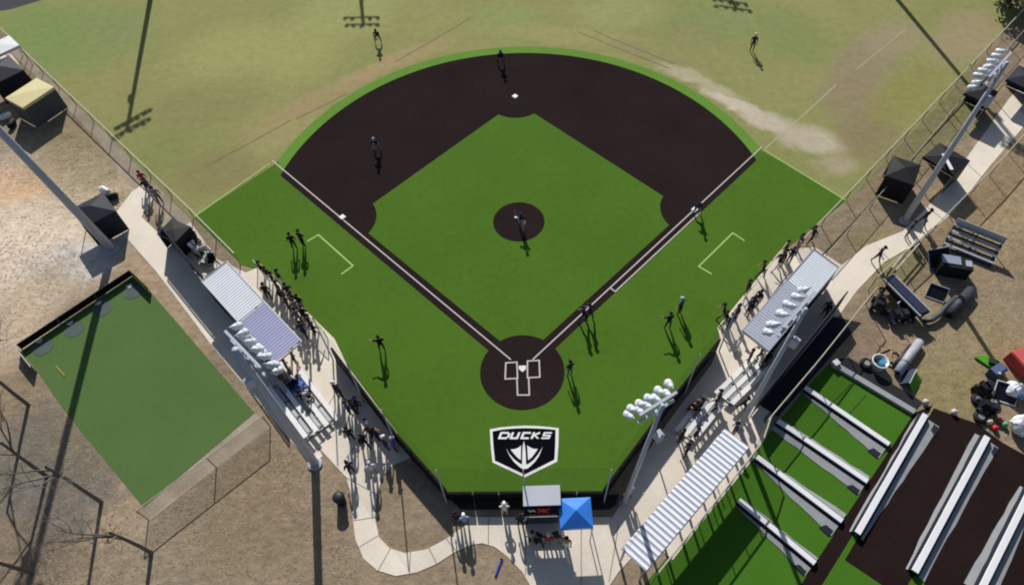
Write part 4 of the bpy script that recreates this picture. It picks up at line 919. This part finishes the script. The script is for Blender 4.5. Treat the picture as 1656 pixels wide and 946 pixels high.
person(482, 592, 'stand', -60, 'charcoal', 'khaki', 'hair', 'person in charcoal at the lower end of left dugout, by roof corner', 'spectators around the left stand')

# ================================================================== TREES
def bare_tree(label, base, h, seed, spread=.55):
    rr = random.Random(seed); o = thing('bare_tree', label, 'tree', (base[0], base[1], 0), 0, 'bare trees at the lower left')
    tr = MB(); br = MB()
    def grow(p, d, L, r, lev):
        n = 3; pts = [p]; q = p.copy(); dd = d.copy(); rads = [r]
        for i in range(n):
            jt = .04 if lev == 0 else .2; dd = (dd+Vector((rr.uniform(-jt,jt),rr.uniform(-jt,jt),rr.uniform(-.08,.12)))).normalized(); q = q+dd*L/n; pts.append(q.copy()); rads.append(r*(1-.45*(i+1)/n))
        (tr if lev < 1 else br).tube(pts, rads, 6 if lev < 2 else 4, cap=False)
        if lev >= 5: return
        for k in range(rr.randint(3,4) if lev < 3 else 4 if lev == 3 else 3):
            a = rr.uniform(0, 2*math.pi); t_ = rr.uniform(.45,1); pp = pts[1].lerp(pts[-1], t_)
            nd = (dd+Vector((math.cos(a),math.sin(a),rr.uniform(0,.5)))*spread*1.5).normalized(); grow(pp, nd, L*rr.uniform(.45,.68), rads[-1]*.72, lev+1)
    grow(Vector((0,0,0)), Vector((rr.uniform(-.05,.05),rr.uniform(-.05,.05),1)).normalized(), h*.5, .13, 0)
    bark = mat('grey_bark', (118,110,102), .9, .2, 4)
    tr.build('trunk', bark, o); br.build('crown', bark, o)
bare_tree('leafless grey tree nearest the bottom corner of the practice turf', P(164,812), 10.5, 1)
bare_tree('leafless grey tree at the left frame edge, highest in the picture', P(46,655), 9.5, 2)
bare_tree('leafless grey tree lowest and rightmost of the bare trees', P(245,894), 8.0, 3)
bare_tree('leafless grey tree in the lower left corner of the frame', P(52,925), 8.5, 4)
bare_tree('thin leafless tree between the left edge and practice turf corner', P(76,770), 8.0, 8)
def leafy_tree(label, base, h, r, seed):
    rr = random.Random(seed); o = thing('evergreen_tree', label, 'tree', (base[0], base[1], 0), 0, 'dark trees beyond the right outfield')
    MB().tube([(0,0,0),(.1,0,h*.5),(0,0,h*.9)], [.3,.2,.05], 8).build('trunk', mat('brown_bark', (70,58,48), .9, .2, 4), o)
    mb = MB(); cl = [Vector((rr.gauss(0,.45)*r, rr.gauss(0,.45)*r, h*rr.uniform(.35,.95))) for _ in range(34)]
    for c in cl:
        for _ in range(70):
            p = c+Vector((rr.gauss(0,.35),rr.gauss(0,.35),rr.gauss(0,.3)))*r*.5; a = Vector((rr.uniform(-1,1),rr.uniform(-1,1),rr.uniform(-.4,.4))).normalized()*.22; b = a.cross(Vector((rr.uniform(-1,1),rr.uniform(-1,1),rr.uniform(-1,1)))).normalized()*.12
            mb.add([p-a,p+b,p+a,p-b], [(0,1,2,3)])
    mb.build('crown', mat('dark_foliage', (30,48,40), .8, .3, 1.5), o)
leafy_tree('dark evergreen tree in the upper right corner, left one', P(1618,-6), 4.5, 2.4, 5)
leafy_tree('dark evergreen tree in the upper right corner, right one', P(1664,14), 4.5, 2.6, 6)

# ================================================================== CLUTTER AND GROUND LITTER
M_wood = mat('weathered_board', (168,140,112), .85, .2, 4)
bd = [(1432,566,.4),(1440,574,1.2),(1450,568,-.3),(1428,580,.9),(1444,584,.1),(1456,578,2.0),(1436,590,-.6),(1424,562,1.7)]
for k, (u, v, a) in enumerate(sorted(bd)):
    x, y = P(u, v); o = MB().box((0,0,.03+.02*k), (.75+.08*(k % 3), .13, .04)).build('board', M_wood); o.location = (x, y, 0); o.rotation_euler.z = a
    tag(o, '%s weathered board from the left, scattered above the white tub' % nm[k], 'board', 'loose boards above the white tub')
def frame_screen(label, u, v, rz, m, w=1.3, d=.9, z=.5):
    x, y = P(u, v); o = thing('pitching_screen', label, 'screen', (x, y, 0), rz)
    MB().tube([(-w/2,-d/2,.05),(w/2,-d/2,.05),(w/2,d/2,z),(-w/2,d/2,z),(-w/2,-d/2,.05)], .05, 8).build('frame', m, o)
    MB().add([(-w/2,-d/2,.07),(w/2,-d/2,.07),(w/2,d/2,z+.02),(-w/2,d/2,z+.02)], [(0,1,2,3)]).build('net', M_dnet, o)
    MB().tube([(0,d/2,0),(0,d/2,z)], .04, 6).build('prop', m, o)
frame_screen('pale framed pitching screen between navy cart and dark roll', 1512, 478, -.5, M_sil, 1.2, .8, .6)
frame_screen('pale framed screen tilted against the dark machines, by the cart', 1462, 500, .6, M_sil, 1.3, .8, .8)
frame_screen('silver framed screen leaning left of the black storage bin', 1514, 424, .2, M_sil, 1.6, 1.0, .9)
frame_screen('white framed screen beside the upper bulk bag', 1622, 640, -.4, M_white, 1.3, 1.0, .7)
for k, (u, v, lb) in enumerate(((1580,648,'black tyre flat on the ground left of the right-hand pile, upper one'), (1584,676,'black tyre flat on the ground left of the right-hand pile, lower one'), (1604,652,'black tyre in the middle of the right-hand pile'), (1400,590,'black tyre left of the white round tub'))):
    x, y = P(u, v); o = thing('tyre', lb, 'tyre', (x, y, 0)); MB().lathe((0,0,0), [(.2,.0),(.36,.0),(.42,.08),(.42,.18),(.36,.25),(.2,.25)], 18).build('tread', M_blk, o, True); MB().lathe((0,0,.24), [(.19,0),(.19,.02)], 14).build('rim', M_galv, o)
def litter(name, label, cat, poly, n, m, lo, hi, seed):
    rr = random.Random(seed); mb = MB(); pg = [P(*q) for q in poly]
    xs = [q[0] for q in pg]; ys = [q[1] for q in pg]
    def inside(x, y):
        c = False; j = len(pg)-1
        for i in range(len(pg)):
            (xi, yi), (xj, yj) = pg[i], pg[j]
            if (yi > y) != (yj > y) and x < (xj-xi)*(y-yi)/(yj-yi)+xi: c = not c
            j = i
        return c
    k = 0
    cl = [(rr.uniform(min(xs),max(xs)), rr.uniform(min(ys),max(ys)), rr.uniform(.4,1.6)) for _ in range(n//40)]
    for _ in range(n*6):
        if k >= n: break
        cx, cy, cr = rr.choice(cl); x, y = rr.gauss(cx, cr), rr.gauss(cy, cr)
        if not inside(x, y): continue
        k += 1; a = rr.uniform(0, 6.28); s1 = rr.uniform(lo, hi); s2 = s1*rr.uniform(.25,.6); h = s1*rr.uniform(.04,.16)
        u = Vector((math.cos(a)*s1, math.sin(a)*s1, 0)); v = Vector((-math.sin(a)*s2, math.cos(a)*s2, 0)); c = Vector((x, y, .006))
        mb.add([c-u, c+v, c+u, c-v, c+Vector((0,0,h))], [(0,1,4),(1,2,4),(2,3,4),(3,0,4)], rr.randrange(3))
    o = mb.build(name, m); o['kind'] = 'stuff'; o['label'] = label; o['category'] = cat
lm1 = [mat('leaf_brown', (124,106,84), .9, .2, 4), mat('leaf_grey', (130,122,112), .9, .2, 4), mat('leaf_tan', (176,152,122), .9, .2, 4)]
litter('leaf_litter', 'dead leaves and twigs scattered over the lower left dirt', 'leaf litter', [(0,610),(60,610),(228,825),(240,850),(430,700),(505,755),(555,780),(570,870),(640,940),(640,960),(-20,960)], 5200, lm1, .025, .085, 21)
lm2 = [mat('stone_pale', (214,200,180), .9, .15, 4), mat('stone_tan', (190,168,142), .9, .15, 4), mat('stone_grey', (168,154,138), .9, .15, 4)]
litter('loose_stones', 'loose stones and clods on the sandy bank at left', 'stones', [(-10,220),(120,270),(140,320),(110,400),(205,445),(30,555),(-10,600)], 3000, lm2, .03, .13, 22)
lm3 = [mat('tuft_green', (104,112,64), .9, .2, 4), mat('tuft_straw', (158,142,102), .9, .2, 4), mat('tuft_brown', (126,110,80), .9, .2, 4)]
litter('dry_tufts', 'dry grass tufts and debris over the right-hand yard', 'dry grass', [(1410,450),(1500,400),(1670,250),(1670,760),(1500,650),(1370,575),(1330,560)], 3000, lm3, .02, .08, 23)
litter('dry_tufts', 'dry grass tufts between left fence and sandy bank', 'dry grass', [(95,200),(150,235),(215,310),(185,345),(130,300),(90,260)], 800, lm3, .03, .09, 24)
